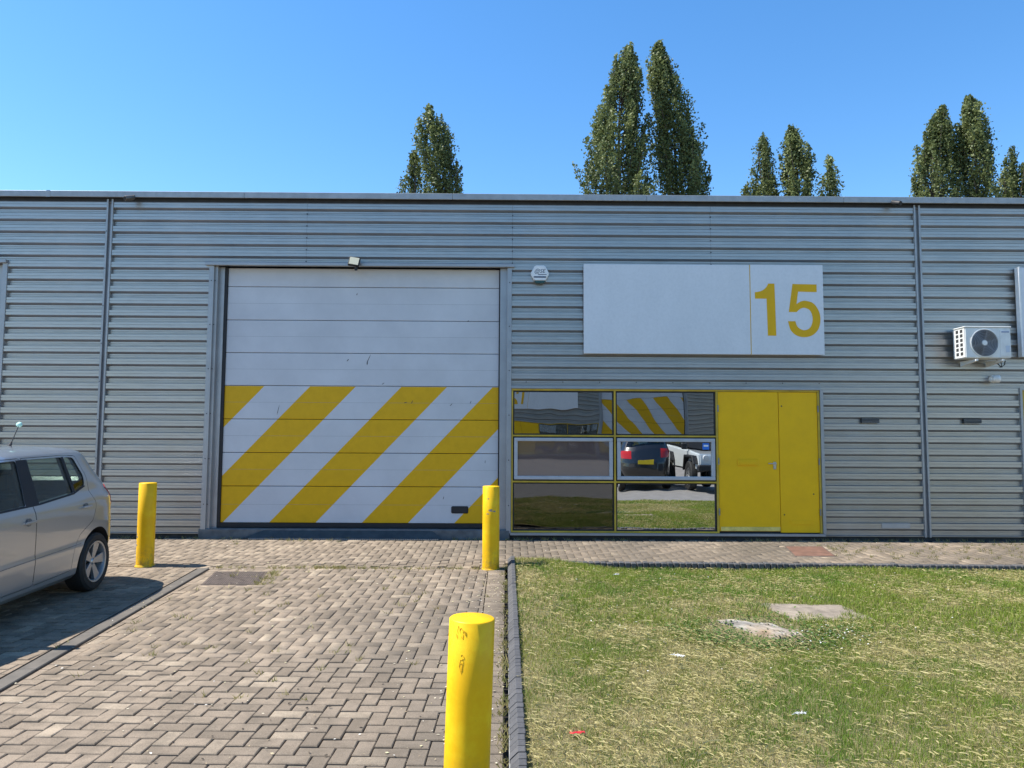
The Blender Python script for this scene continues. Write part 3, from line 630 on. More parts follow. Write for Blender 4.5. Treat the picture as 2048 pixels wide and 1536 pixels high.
            G().add(vs, [(w_ * 9 + u, w_ * 9 + u + 1, w_ * 9 + u + 10, w_ * 9 + u + 9) for w_ in range(8) for u in range(8)]).build('pane', M[gl[(i, j)]], Wn, smooth=True)
    if front:
        G().box(2.985, 3.085, .008, .018, 1.352, 1.452).build('sticker', M['blue_stk'], Wn, bevel=.004); bar(Wn, 'sticker_print', M['white_pl'], 3.0, 3.07, .006, .0085, 1.398, 1.425)
    # double door
    Dr = empty('double_door'); Dr.parent = U
    L = G().box(3.226, 4.148, .012, .05, .13, 2.234).build('door_leaf', M['yel_door'], Dr, bevel=.003); G().box(4.156, 4.744, .013, .05, .112, 2.234).build('door_leaf', M['yel_door'], Dr, bevel=.003)
    bar(Dr, 'door_stop', M['dark'], 3.222, 4.75, .05, .09, .098, 2.238)
    bar(Dr, 'kick_plate', M['kick'], 3.245, 4.142, .003, .0118, .135, .195, bevel=.002)
    # letter plate, lever, hinges
    G().box(3.51, 3.83, -.004, .0118, 1.115, 1.205).build('letter_plate', M['yel_door'], Dr, bevel=.004); bar(Dr, 'letter_flap', M['yel_door'], 3.545, 3.79, -.012, -.0045, 1.14, 1.18, bevel=.002)
    G().box(4.055, 4.10, .004, .0118, 1.06, 1.175).build('lock_plate', M['chrome'], Dr, bevel=.01, seg=3, smooth=True)
    G().tube([(4.078, .008, 1.145), (4.078, -.045, 1.145), (4.06, -.05, 1.146), (3.96, -.05, 1.15)], .009, 8).build('lever_handle', M['chrome'], Dr, smooth=True)
    G().lathe([(0, -.004), (.014, -.004), (.014, .01)], (4.078, .0, 1.085), 'y', 12).build('lock_cylinder', M['chrome'], Dr, smooth=True)
    for x in (3.222, 4.752):
        for z in (.42, 1.18, 1.98): G().lathe([(.011, -.05), (.011, .05)], (x, -.004, z), 'z', 10).build('hinge', M['steel_bare'], Dr, smooth=True)
    for (x, z) in ((4.20, 2.02), (4.21, .38), (4.66, .69)): G().lathe([(0, -.002), (.011, -.002), (.012, .003)], (x, .0125, z), 'y', 8).build('bolt_hole', M['dark'], Dr)
    G().prism([(4.31, .235), (4.62, .235), (4.625, .30), (4.30, .30)], .004, .0128, 'y').build('patch_plate', M['yel_door'], Dr, bevel=.002)
    # screws along the seams
    gs = G()
    for x in ((-3.098, .0795, 3.1515) if front else ()):
        for k in range(5): gs.lathe([(0, -.004), (.010, -.004), (.011, .002)], (x, -.001, 4.135 + .07 + PITCH * k), 'y', 6)
    if front:
        for x in (-4.535, .04, -4.478):
            for k in range(6): gs.lathe([(0, -.004), (.009, -.004), (.010, .002)], (x, -.012 if x > -4.5 or x < -4.5 else 0, .5 + .68 * k), 'y', 6)
        for k in range(9): gs.lathe([(0, -.004), (.008, -.004), (.009, .002)], (.3 + .56 * k, -.001, 2.37), 'y', 6)
        for k in range(8): gs.lathe([(0, -.004), (.008, -.004), (.009, .002)], (-6.18 + .007, -.012, .6 + .58 * k), 'y', 6)
        so = gs.build('screw_heads', M['screw'], U); so['kind'] = 'stuff'
    if front:
        # air vents, patch plate
        for x in (5.55, 7.115):
            V_ = G().box(x - .135, x + .135, -.006, .05, 1.772, 1.838).build('air_vent', M['dark'], U)
            for k in range(4): bar(V_, 'vent_slat', M['flash'], x - .135, x + .135, -.012, .0, 1.772 + .021 * k, 1.7755 + .021 * k)
        bar(U, 'patch_panel', M['flash'], 5.67, 6.10, -.008, .0, .182, .262, bevel=.003)
        # neighbouring openings cut by the frame edge
        bar(U, 'door_lintel', M['flash'], xa, -7.665, -.05, .03, 4.15, 4.20, bevel=.003); bar(U, 'door_flange', M['flash'], -7.735, -7.66, -.012, .05, .06, 4.15, bevel=.003)
        N = empty('roller_door'); N.parent = U
        for a, b in zip(zs, zs[1:]): G().box(-12, -7.86, .132, .175, a + .004, b - .004).build('door_panel', M['white_sign'], N, bevel=.004)
        bar(U, 'door_jamb', M['flash'], -7.86, -7.735, .10, .20, .06, 4.15)
        bar(U, 'jamb_flashing', M['flash'], 7.85, 7.885, -.02, .05, .06, 2.285); bar(U, 'head_flashing', M['flash'], 7.85, 12.5, -.02, .05, 2.286, 2.32)
        bar(U, 'door_leaf', M['yel_door'], 7.93, 9.6, .012, .05, .1, 2.25); bar(U, 'frame_bar', M['yel_frame'], 7.886, 7.929, .0, .05, .1, 2.284)
    return U
def build_sign(parent, mt_num, digits, front=True):
    G().box(1.172, 3.715, -.088, -.035, 2.80, 4.180).build('sign_panel', M['white_sign'], parent, bevel=.003)
    G().box(3.727, 4.842, -.088, -.035, 2.80, 4.186).build('sign_panel', M['white_sign'], parent, bevel=.003)
    bar(parent, 'divider_line', M['yel_sign'], 3.716, 3.726, -.0855, -.04, 2.80, 4.183)
    for dg in digits:
        poly = [(1.171 + (u - 32) * .001868, 4.18 - (v - 38) * .00188) for u, v in dg]
        G().prism(poly, -.0905, -.0885, 'y').build('digit', mt_num, parent)
    for z in (3.0, 3.5, 4.0): bar(parent, 'fixing_rail', M['flash'], 1.25, 4.78, -.034, -.002, z - .02, z + .02)
unit = build_unit(True); tag(unit, 'silver ribbed-steel industrial unit with striped roller door and yellow double door', 'building')
sg = empty('sign', label='large white sign board with yellow number 15', cat='sign'); build_sign(sg, M['yel_sign'], [ONE, FIVE])
# the unit across the road, seen in the window panes
U2 = build_unit(False); U2.location = (5.0, -29.0, .3); U2.rotation_euler = (0, 0, math.pi); tag(U2, 'matching silver unit across the road, mirrored in the window panes', 'building')
s2 = empty('sign', (5.0, -29.0, .3), math.pi, 'white number board on the unit across the road', 'sign'); build_sign(s2, M['yel_sign'], [ONE, TWO])
# neighbour's sign cut by the right edge of the view
ns = empty('sign', label='white sign box of the next unit, beside the air conditioner', cat='sign')
G().box(7.86, 11.4, -.10, -.03, 2.79, 4.17).build('sign_panel', M['white_sign'], ns, bevel=.004); bar(ns, 'edge_trim', M['white_pl'], 7.845, 7.872, -.112, -.02, 2.785, 4.175, bevel=.003); bar(ns, 'fixing_rail', M['flash'], 8, 11.3, -.029, -.002, 3.4, 3.45)

# ------------------------------------------------------------------ fittings on the wall
al = empty('alarm_box', (.502, 0, 4.03), label='white hexagonal alarm sounder box on the cladding beside the roller door', cat='alarm')
hexp = [(-.145, 0), (-.075, .128), (.075, .128), (.145, 0), (.085, -.115), (-.085, -.115)]
G().prism(hexp, -.075, -.002, 'y').build('casing', M['white_pl'], al, bevel=.012, seg=3, smooth=True)
G().prism([(-.088, -.108), (.088, -.108), (.062, -.148), (-.062, -.148)], -.072, -.004, 'y').build('lens', M['green_pl'], al, bevel=.008, seg=2)
def text(parent, s, size, loc, mt, shear=0, name='lettering', rot=(math.pi / 2, 0, 0)):
    cu = bpy.data.curves.new('t', 'FONT'); cu.body = s; cu.size = size; cu.extrude = .0006; cu.shear = shear
    ob = bpy.data.objects.new('t', cu); COL.objects.link(ob); dg = bpy.context.evaluated_depsgraph_get(); dg.update()
    me = bpy.data.meshes.new_from_object(ob.evaluated_get(dg)); bpy.data.objects.remove(ob)
    me.materials.clear(); me.materials.append(mt); o = bpy.data.objects.new(name, me); o.location = loc; o.rotation_euler = rot; return link(o, parent)
text(al, '@SE', .085, (-.09, -.0755, .010), M['ink'], .25)
bar(al, 'print_line', M['ink'], -.03, .10, -.0762, -.0745, -.022, -.012); bar(al, 'print_line', M['ink'], -.095, .095, -.0762, -.0745, -.066, -.044)
fl = empty('floodlight', (-2.33, -.03, 4.17), label='small square floodlight tilted on the roller door lintel', cat='lamp')
xf = Matrix.Translation((0, -.10, .01)) @ Matrix.Rotation(R(-18), 4, 'X') @ Matrix.Rotation(R(6), 4, 'Z') @ Matrix.Rotation(R(7), 4, 'Y')
G().box(-.085, .085, -.018, .022, -.075, .075).build('housing', M['black'], fl, bevel=.008, xf=xf); G().box(-.07, .07, -.023, -.0185, -.06, .062).build('lamp_face', M['lamp_face'], fl, bevel=.002, xf=xf)
G().tube([(.0, -.01, .02), (.02, -.05, -.03), (.0, -.085, -.02)], .012, 8).build('bracket', M['steel_bare'], fl); G().lathe([(0, -.03), (.02, -.03), (.026, -.01), (.024, .012)], (.03, -.10, -.095), 'z', 12).build('sensor', M['black'], fl, smooth=True)
def cctv(x, z, yaw, label, mt):
    e = empty('security_camera', (x, -.09, z), yaw, label, 'camera', None)
    G().lathe([(.028, .0), (.038, -.02), (.038, -.15), (.034, -.16), (0, -.16)], (0, 0, -.02), 'y', 16).build('barrel', mt, e, smooth=True, xf=Matrix.Rotation(R(20), 4, 'X'))
    G().lathe([(0, -.163), (.028, -.163), (.028, -.158)], (0, 0, -.02), 'y', 16).build('lens', M['black'], e, xf=Matrix.Rotation(R(20), 4, 'X'))
    G().tube([(0, .03, .02), (0, -.03, -.02)], .016, 8).build('mount', mt, e, smooth=True)
M['brown_pl'] = mat('brown_grey_metal', (.14, .12, .10), .4, .4)
cctv(-5.74, 5.185, R(-28), 'brown bullet camera under the parapet, across the roller door from the sign', M['brown_pl']); cctv(5.955, 5.195, R(20), 'black bullet camera under the parapet, between sign and air conditioner', M['black'])
# air conditioner on brackets
ac = empty('air_conditioner', (7.155, -.08, 2.95), label='white outdoor air conditioner on wall brackets', cat='air conditioner')
hw, y0, y1, zb, zt = .345, -.305, -.0, -.215, .24
G().box(-hw, hw, y0, y1, zb, zt).build('casing', M['ac_white'], ac, bevel=.012, seg=2, smooth=True)
G().box(-hw - .006, hw + .006, y0 - .006, y1, zt + .001, zt + .018).build('top_cover', M['ac_white'], ac, bevel=.005)
fc = (.015 - .07, 0, .01)
G().lathe([(.212, y0 - .003), (.212, y0 - .012), (.20, y0 - .014), (.198, y0 - .002)], fc, 'y', 40, closed=True).build('fan_ring', M['ac_white'], ac, smooth=True)
G().lathe([(0, y0 - .002), (.197, y0 - .002)], fc, 'y', 40).build('fan_opening', mat('grey_fan_well', (.075, .078, .082), .7), ac)
gr = G()
for r_ in (.05, .072, .095, .118, .141, .164, .184): gr.lathe([(r_ - .004, y0 - .008), (r_, y0 - .012), (r_ + .004, y0 - .008), (r_, y0 - .005)], fc, 'y', 40, closed=True)
for k in range(6):
    a = k * math.pi / 3 + .3; gr.tube([(fc[0] + .04 * math.cos(a), y0 - .008, fc[2] + .04 * math.sin(a)), (fc[0] + .188 * math.cos(a), y0 - .008, fc[2] + .188 * math.sin(a))], .0025, 5)
gr.build('fan_guard', M['grey_frame'], ac, smooth=True)
G().lathe([(0, y0 - .016), (.036, y0 - .015), (.04, y0 - .006)], fc, 'y', 24).build('fan_hub', M['white_pl'], ac, smooth=True)
for k in range(5):
    a = k * 2 * math.pi / 5; c_, s__ = math.cos(a), math.sin(a)
    pl = [(.03, -.03), (.17, -.075), (.175, .02), (.04, .03)]
    G().add([(fc[0] + u * c_ - v_ * s__, y0 - .0035 + .001 * (i % 2), fc[2] + u * s__ + v_ * c_) for i, (u, v_) in enumerate(pl)], [(0, 1, 2, 3)]).build('fan_blade', M['black'], ac)
for k in range(6):
    for j in (0, 1):
        yy = -.25 + j * .105
        G().box(-hw - .003, -hw + .004, yy, yy + .062, zb + .045 + k * .068, zb + .092 + k * .068).build('side_louvre', M['dark'], ac, bevel=.001)
G().box(.175, .33, y0 - .006, y0 + .002, -.19, .20).build('service_panel', M['ac_white'], ac, bevel=.004); bar(ac, 'badge', mat('badge_blue_grey', (.22, .27, .40), .4), .20, .315, y0 - .0085, y0 - .005, .165, .185); bar(ac, 'label_plate', mat('label_grey', (.5, .55, .62), .5), .255, .315, y0 - .008, y0 - .005, -.13, -.03)
G().box(hw, hw + .05, -.2, -.08, -.16, -.02).build('valve_cover', M['ac_white'], ac, bevel=.01)
for x in (-.19, .2):
    G().prism([(.06, -.235), (-.33, -.235), (-.33, -.262), (.06, -.315)], x - .018, x + .018, 'x').build('wall_bracket', M['ac_white'], ac, bevel=.002)
cab = G(); cab.tube([(.21 + .02 * 0, -.16, -.225), (.22, -.17, -.29), (.27, -.17, -.335), (.32, -.17, -.30), (.345, -.15, -.24)], .008, 7); cab.tube([(.27, -.15, -.22), (.285, -.15, -.28), (.30, -.14, -.335), (.29, -.1, -.33)], .006, 6)
cab.build('cable', M['black'], ac, smooth=True)
bl = empty('bulkhead_light', (7.44, 0, 2.45), label='round white sensor lamp on the wall below the air conditioner', cat='lamp')
G().lathe([(.055, .0), (.062, -.03), (.058, -.06), (.0, -.075)], (0, 0, 0), 'y', 20).build('base', M['white_pl'], bl, smooth=True)
G().lathe([(0, -.10), (.035, -.10), (.062, -.05), (.058, 0), (0, .02)], (.05, -.08, .0), 'x', 20).build('head', M['white_pl'], bl, smooth=True)

# ------------------------------------------------------------------ ramp, covers
rp = empty('door_ramp', (-2.4, 0, 0), label='dark steel ramp plate with gripped edge at the roller door threshold', cat='ramp')
G().add([(-1.50, -.10, .012), (1.45, -.10, .012), (1.30, -.018, .118), (-1.22, -.018, .118), (-1.5, -.10, 0), (1.45, -.1, 0), (1.3, -.018, 0), (-1.22, -.018, 0)], [(0, 1, 2, 3), (4, 5, 1, 0), (5, 6, 2, 1), (7, 4, 0, 3), (6, 7, 3, 2)]).build('plate', M['ramp'], rp)
for k in range(84):
    x = -1.40 + k * .0335
    G().box(x, x + .02, -.172, -.102, -.004, .011).build('grip_bar', M['ramp_edge'], rp)
bar(rp, 'base_strip', M['ramp'], -1.42, 1.43, -.176, -.1015, -.006, .003)
mh = empty('manhole_cover', label='brown chequer-plate manhole cover set in the driveway', cat='manhole cover')
def plate(parent, quad, z, mt, name, bevel=.004, th=.05):
    G().add([(x, y, g(y) - th) for x, y in quad] + [(x, y, g(y) + z) for x, y in quad], [(0, 1, 2, 3), (4, 5, 6, 7), (0, 1, 5, 4), (1, 2, 6, 5), (2, 3, 7, 6), (3, 0, 4, 7)]).build(name, mt, parent, bevel=bevel)
def shrink(q, k): 
    cx = sum(p[0] for p in q) / 4; cy = sum(p[1] for p in q) / 4; return [(cx + (x - cx) * k, cy + (y - cy) * k) for x, y in q]
MHq = [(-3.39, -2.48), (-2.78, -2.47), (-2.65, -3.21), (-3.27, -3.20)]
plate(mh, shrink(MHq, 1.30), -.004, M['mortar'], 'mortar_bed', .002); plate(mh, shrink(MHq, 1.0), .001, M['iron'], 'frame'); 
bl_ = lambda u, v_, q: tuple(q[0][i] * (1 - u) * (1 - v_) + q[1][i] * u * (1 - v_) + q[2][i] * u * v_ + q[3][i] * (1 - u) * v_ for i in (0, 1))
sub = lambda u0, u1, v0, v1: [bl_(u0, v0, MHq), bl_(u1, v0, MHq), bl_(u1, v1, MHq), bl_(u0, v1, MHq)]
for q in ([bl_(.04, .04, MHq), bl_(.95, .04, MHq), bl_(.96, .95, MHq)], [bl_(.04, .06, MHq), bl_(.94, .96, MHq), bl_(.04, .96, MHq)]):
    G().add([(x, y, g(y) - .02) for x, y in q] + [(x, y, g(y) + .005) for x, y in q], [(0, 1, 2), (3, 4, 5), (0, 1, 4, 3), (1, 2, 5, 4), (2, 0, 3, 5)]).build('lid', M['iron'], mh)
ck = G()
for i in range(24):
    for j in range(28):
        x, y = bl_(.07 + .86 * i / 23, .07 + .86 * j / 27, MHq); a = .7 if (i + j) % 2 else -.7; c_, s__ = math.cos(a) * .010, math.sin(a) * .010
        ck.add([(x - c_ + s__ * .35, y - s__ - c_ * .35, g(y) + .005), (x + c_ + s__ * .35, y + s__ - c_ * .35, g(y) + .005), (x + c_ - s__ * .35, y + s__ + c_ * .35, g(y) + .005), (x - c_ - s__ * .35, y - s__ + c_ * .35, g(y) + .005), (x, y, g(y) + .010)], [(0, 1, 4), (1, 2, 4), (2, 3, 4), (3, 0, 4)])
o = ck.build('chequer_studs', M['iron'], mh); o['kind'] = 'stuff'
rc = empty('inspection_cover', label='flat rust-red inspection cover in the footway by the yellow door', cat='manhole cover')
RQ = [(3.99, -.55), (4.54, -.55), (4.39, -1.35), (3.83, -1.35)]
plate(rc, shrink(RQ, 1.25), -.004, M['mortar'], 'mortar_bed', .002); plate(rc, RQ, .003, M['iron'], 'frame'); plate(rc, shrink(RQ, .93), .006, M['rust'], 'lid', .003)

# ------------------------------------------------------------------ bollards
def bollard(x, y, r, h, label, wear):
    e = empty('bollard', (x, y, g(y)), 0, label, 'bollard', 'yellow bollards round the driveway')
    G().lathe([(r, -.1), (r, h * .33), (r * 1.003, h * .6), (r, h - .006), (r - .006, h), (0, h + .002)], (0, 0, 0), 'z', 48).build('post', M['yel_bol'], e, smooth=True, angle=50)
    G().lathe([(r + .012, -.01), (r + .006, .008), (r, .012)], (0, 0, 0), 'z', 40).build('paint_ring', M['yel_bol'], e, smooth=True)
    for k, (a, z, s, sq) in enumerate(wear):   # bare-metal chips: thin curved flakes on the skin
        vs = [(0, 0)] + [(s * random.uniform(.55, 1.1) * math.cos(t_), s * sq * random.uniform(.55, 1.1) * math.sin(t_)) for t_ in [i * 2 * math.pi / 9 for i in range(9)]]
        P = [((r + .0012) * math.cos(a + u / r), (r + .0012) * math.sin(a + u / r), z + v_) for u, v_ in vs]
        G().add(P, [(0, i, i % 9 + 1) for i in range(1, 10)]).build('bare_chip', M['steel_bare'], e, smooth=True)
    return e
bollard(-.178, -2.25, .102, .985, 'yellow bollard with grey scrape by the corner of the lawn kerb', [(-1.55, .70, .045, .35), (-1.95, .66, .02, .3), (-1.2, .69, .025, .4), (-1.9, .84, .014, .4)])
bollard(-4.375, -2.13, .101, .995, 'yellow bollard with chipped foot between the silver car and the roller door', [(-2.5, .38, .022, .8), (-2.35, .35, .018, 1.), (-2.45, .25, .02, .7), (-2.5, .29, .012, .6)])
nb = bollard(-.178, -7.83, .106, .862, 'big yellow bollard with cracked paint at the road end of the driveway', [])
nb.rotation_euler = (0, R(1.6), 0)
# raised cracked-paint ridges on the near one
M['yel_dark'] = mat('yellow_paint_crack', (.76, .43, .003), .5)
def ridge(pts, r): 
    P = [((.106 + .0006) * math.cos(a), (.106 + .0006) * math.sin(a), z) for a, z in pts]; G().tube(P, r, 5).build('paint_crack', M['yel_dark'], nb, smooth=True)
def loop(a0, z0, ra, rz, r, n=11, arc=6.28):
    ph = random.uniform(0, 6); ridge([(a0 + ra * math.cos(t_) * (1 + .3 * math.sin(2.3 * t_ + ph)), z0 + rz * math.sin(t_) * (1 + .3 * math.cos(3.1 * t_ + ph))) for t_ in [ph + i * arc / (n - 1) for i in range(n)]], r)
for a0, z0, ra, rz in ((-2.12, .825, .05, .016), (-1.98, .822, .07, .012), (-1.80, .818, .04, .014), (-1.93, .80, .05, .010), (-2.2, .80, .04, .012)): loop(a0, z0, ra, rz, .0006, 9, 4.2)
loop(-1.93, .672, .10, .030, .0007); loop(-1.95, .664, .06, .018, .0006); loop(-1.9, .705, .07, .012, .0006, 8, 3.)
# ------------------------------------------------------------------ stump, slab, litter on the lawn
sl = empty('concrete_slab', label='worn concrete slab lying flush in the lawn behind the stump', cat='slab')
q = [(2.34, -4.17), (3.22, -4.2), (3.26, -4.79), (2.52, -4.76)]
nn = 14; vs = []
for j in range(nn):
    for i in range(nn):
        x, y = bl_(i / (nn - 1), j / (nn - 1), q); vs.append((x + random.gauss(0, .006), y + random.gauss(0, .006), lawn_z(x, y) + .015 + random.gauss(0, .002) - (.03 if i in (0, nn - 1) or j in (0, nn - 1) else 0)))
G().add(vs, [(j * nn + i, j * nn + i + 1, (j + 1) * nn + i + 1, (j + 1) * nn + i) for j in range(nn - 1) for i in range(nn - 1)]).build('slab_top', M['slab'], sl, smooth=True)
st = empty('tree_stump', (2.13, -4.95, lawn_z(2.13, -4.95)), R(-48), 'weathered grey tree stump cut level with the lawn', 'stump')
nu, nv = 34, 18; vs = []
for j in range(nv):
    for i in range(nu):
        u = -1 + 2 * i / (nu - 1); v_ = -1 + 2 * j / (nv - 1); rr = math.hypot(u * .95, v_)
        x = u * .43; y = v_ * (.19 + .05 * math.sin(u * 3)); d = max(0, 1 - rr ** 2.2)
        h = .075 * d ** .5 + .030 * mnoise.noise(Vector((x * 3, y * 22, 1))) * min(1, d * 3) + .018 * mnoise.noise(Vector((x * 7, y * 60, 3))) * min(1, d * 3) - .034 - (.03 if v_ < -.45 else 0)
        vs.append((x, y, h if d > 0 else -.06))
G().add(vs, [(j * nu + i, j * nu + i + 1, (j + 1) * nu + i + 1, (j + 1) * nu + i) for j in range(nv - 1) for i in range(nu - 1)]).build('stump_top', M['stump'], st, smooth=True)
def leafpatch(n, gen, s0, s1, c0, c1, name, label, cat, hz=(.01, .05)):
    P = []; C = []
    for _ in range(n):
        x, y = gen(); z = lawn_z(x, y) + random.uniform(*hz); s = random.uniform(s0, s1); a = random.uniform(0, 6.28); ti = random.uniform(-.5, .5); t_ = random.random(); c = tuple(c0[i] * (1 - t_) + c1[i] * t_ for i in range(3))
        for u, v_ in ((-1, 0), (-.3, -.75), (.6, -.6), (1, 0), (.6, .6), (-.3, .75)):
            P.append((x + s * (u * math.cos(a) - v_ * math.sin(a)), y + s * (u * math.sin(a) + v_ * math.cos(a)), z + ti * s * u)); C.append(c)
    o = np_mesh(name, np.array(P), np.arange(len(P)).reshape(-1, 6), M['leaf'], None, np.array(C)); return tag(o, label, cat, kind='stuff')
def ring():
    while True:
        a = random.uniform(0, 6.28); r = random.gauss(.5, .16); x, y = 2.1 + r * math.cos(a) * 1.15, -5.08 + r * math.sin(a) * .75
        if random.random() < (.95 if y < -5.0 else .3): return x, y
leafpatch(2600, ring, .006, .015, (.045, .10, .02), (.12, .19, .04), 'clover', 'dark green clover and weeds round the stump', 'weeds')
def dsy():
    r = random.random()
    if r < .4: return random.gauss(2.62, .16), random.gauss(-5.25, .16)
    return random.uniform(.6, 7), random.uniform(-6.2, -2.1)
leafpatch(190, dsy, .004, .009, (.75, .74, .68), (.85, .84, .8), 'daisies', 'tiny white clover flowers dotted over the lawn', 'flowers', (.035, .055))
def feather(x, y, s, label):
    P = []; z = lawn_z(x, y) + .05
    e = empty('feather', (x, y, z), random.uniform(-.6, .6), label, 'feather', None); gg = G()
    gg.tube([(-s, 0, 0), (0, 0, .008), (s, .006, 0)], .0012, 5)
    gg.build('quill', M['white_pl'], e); v = G()
    for k in range(26):
        u = -.8 * s + 1.7 * s * k / 25; l = s * .42 * math.sin(math.pi * (k + 3) / 32)
        for sg_ in (-1, 1): v.add([(u, 0, .006), (u + .006, 0, .006), (u + .018 + random.gauss(0, .004), sg_ * l * random.uniform(.6, 1.1), .006 + random.gauss(.004, .006))], [(0, 1, 2)])
    v.build('vane', M['white_pl'], e)
feather(1.24, -5.87, .055, 'larger white feather lying in the grass before the stump'); feather(1.69, -6.97, .04, 'fluffy white down feather deep in the dry grass'); feather(1.24, -2.85, .03, 'small white feather near the back kerb of the lawn')
wr = empty('wrapper', (.40, -7.14, lawn_z(.4, -7.14) + .03), .2, 'crumpled red wrapper scrap in the grass by the kerb', 'litter')
nq = 7; vs = [((i / 6 - .5) * .085, (j / 6 - .5) * .03, .009 * mnoise.noise(Vector((i * .9, j * .9, 4)))) for j in range(nq) for i in range(nq)]
G().add(vs, [(j * nq + i, j * nq + i + 1, (j + 1) * nq + i + 1, (j + 1) * nq + i) for j in range(6) for i in range(6)]).build('foil', mat('red_foil', (.62, .03, .04), .35), wr)

# ------------------------------------------------------------------ poplars behind the unit
def tree(prof, Y, label, group, nl, lean=0):
    """prof: (height above datum, left edge, right edge) in metres at distance Y"""
    prof = sorted(prof); z0 = prof[0][0]; zb = 2.2
    xb_l, xb_r = prof[0][1], prof[0][2]; cxb = (xb_l + xb_r) / 2; wb = (xb_r - xb_l) / 2
    prof = [(zb, cxb - wb * .55, cxb + wb * .55), (zb + 1.6, cxb - wb * .9, cxb + wb * .9)] + [p for p in prof if p[0] > zb + 1.8]
    Z = np.array([p[0] for p in prof]); XL = np.array([p[1] for p in prof]); XR = np.array([p[2] for p in prof]); top = Z[-1]
    e = empty('poplar_tree', (cxb, Y, 0), 0, label, 'tree', group); sd_ = random.randint(0, 9999)
    cx_ = lambda z: float(np.interp(z, Z, (XL + XR) / 2)) - cxb; rw = lambda z: float(np.interp(z, Z, (XR - XL) / 2))
    tz = [0, 2, 4.5, 7, z0 + (top - z0) * .45, z0 + (top - z0) * .8]
    tz = sorted(set(tz)); tr = G().tube([(cx_(max(z, zb)) if z > 1 else 0, 0, z) for z in tz], [max(.03, .24 * (1 - z / top)) for z in tz], 8)
    limbs = []
    for k in range(20):
        zs_ = random.uniform(2.5, top * .8); a = random.uniform(0, 6.28); r = rw(min(top, zs_ + 2)) * random.uniform(.5, .85); l = random.uniform(1.5, 3.2)
        p0 = (cx_(zs_), 0, zs_); p1 = (cx_(zs_) + r * .55 * math.cos(a), r * .55 * math.sin(a), zs_ + l * .4); p2 = (cx_(min(top, zs_ + l)) + r * math.cos(a), r * math.sin(a), min(top - .2, zs_ + l))
        tr.tube([p0, p1, p2], [.055, .035, .012], 5); limbs.append((p0, p1, p2))
    tr.build('trunk', M['bark'], e, smooth=True); br = G()
    N = max(22, int(nl / 105)); P = []; C = []
    for k in range(N):
        tz_ = random.uniform(zb + 1.2, 9) if k < N * .22 else 8.2 + (top - 8.2) * random.random() ** .85
        if k < 4: tz_ = top - .12 * k
        a = random.uniform(0, 6.28); near = min(1, max(0, (top - tz_) / 1.0)); rT = rw(tz_) * random.uniform(.5, 1.2) ** .8 * (1 + .25 * mnoise.noise(Vector((math.cos(a), math.sin(a), tz_ * .6 + sd_)))) * (.45 + .55 * near)
        L = random.uniform(1.3, 3.0); zs_ = max(zb - .5, tz_ - L); rB = min(rw(zs_), rT + .3) * random.uniform(.45, .75)
        p0 = np.array([cx_(zs_) + rB * math.cos(a), rB * math.sin(a), zs_]); p1 = np.array([cx_(tz_) + rT * math.cos(a), rT * math.sin(a), tz_])
        fat = random.uniform(.13, .28) * (.7 + .3 * near); n_ = int(185 * L / 2.1 * random.uniform(.8, 1.25))
        u = rng.random(n_) ** .85; ctr_ = p0 + (p1 - p0) * u[:, None]; sg_ = fat * (np.sin(np.pi * np.clip(u, .02, .98)) ** .6 * .85 + .12)
        # leaves gather in knots along the shoot
        kn = rng.integers(0, 9, n_); kc = rng.normal(0, 1, (9, 3)); o_ = kc[kn] * .62 + rng.normal(0, 1, (n_, 3)) * .52
        ctr_ = ctr_ + o_ * sg_[:, None] * np.array([1, 1, 1.25]); P.append(ctr_)
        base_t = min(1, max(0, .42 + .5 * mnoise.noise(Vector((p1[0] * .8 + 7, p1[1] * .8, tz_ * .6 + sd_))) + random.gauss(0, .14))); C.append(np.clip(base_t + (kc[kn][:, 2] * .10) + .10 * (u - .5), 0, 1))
        if zs_ > 5 and k % 2 == 0: br.tube([(cx_(zs_), 0, zs_ - .4), tuple(p0), tuple(p0 * .4 + p1 * .6), tuple(p1)], [.035, .028, .018, .006], 4)
    br.build('branches', M['bark'], e, smooth=True)['kind'] = 'stuff'
    ctr = np.concatenate(P); ct = np.concatenate(C); ok = ctr[:, 2] < top + .35; ctr = ctr[ok]; ct = ct[ok]; n = len(ctr)
    s = rng.uniform(.042, .078, n); A = rng.normal(size=(n, 3)); A /= np.linalg.norm(A, axis=1)[:, None]; B = np.cross(A, rng.normal(size=(n, 3))); B /= np.linalg.norm(B, axis=1)[:, None]
    Q = np.stack([ctr - A * s[:, None], ctr - B * s[:, None] * .8, ctr + A * s[:, None] * 1.15, ctr + B * s[:, None] * .8], 1)
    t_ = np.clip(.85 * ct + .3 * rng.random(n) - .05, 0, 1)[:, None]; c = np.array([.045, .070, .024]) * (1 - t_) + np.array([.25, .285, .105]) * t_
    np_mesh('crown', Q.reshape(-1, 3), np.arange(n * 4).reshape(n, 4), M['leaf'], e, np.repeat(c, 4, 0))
GRP = 'poplars behind the unit'
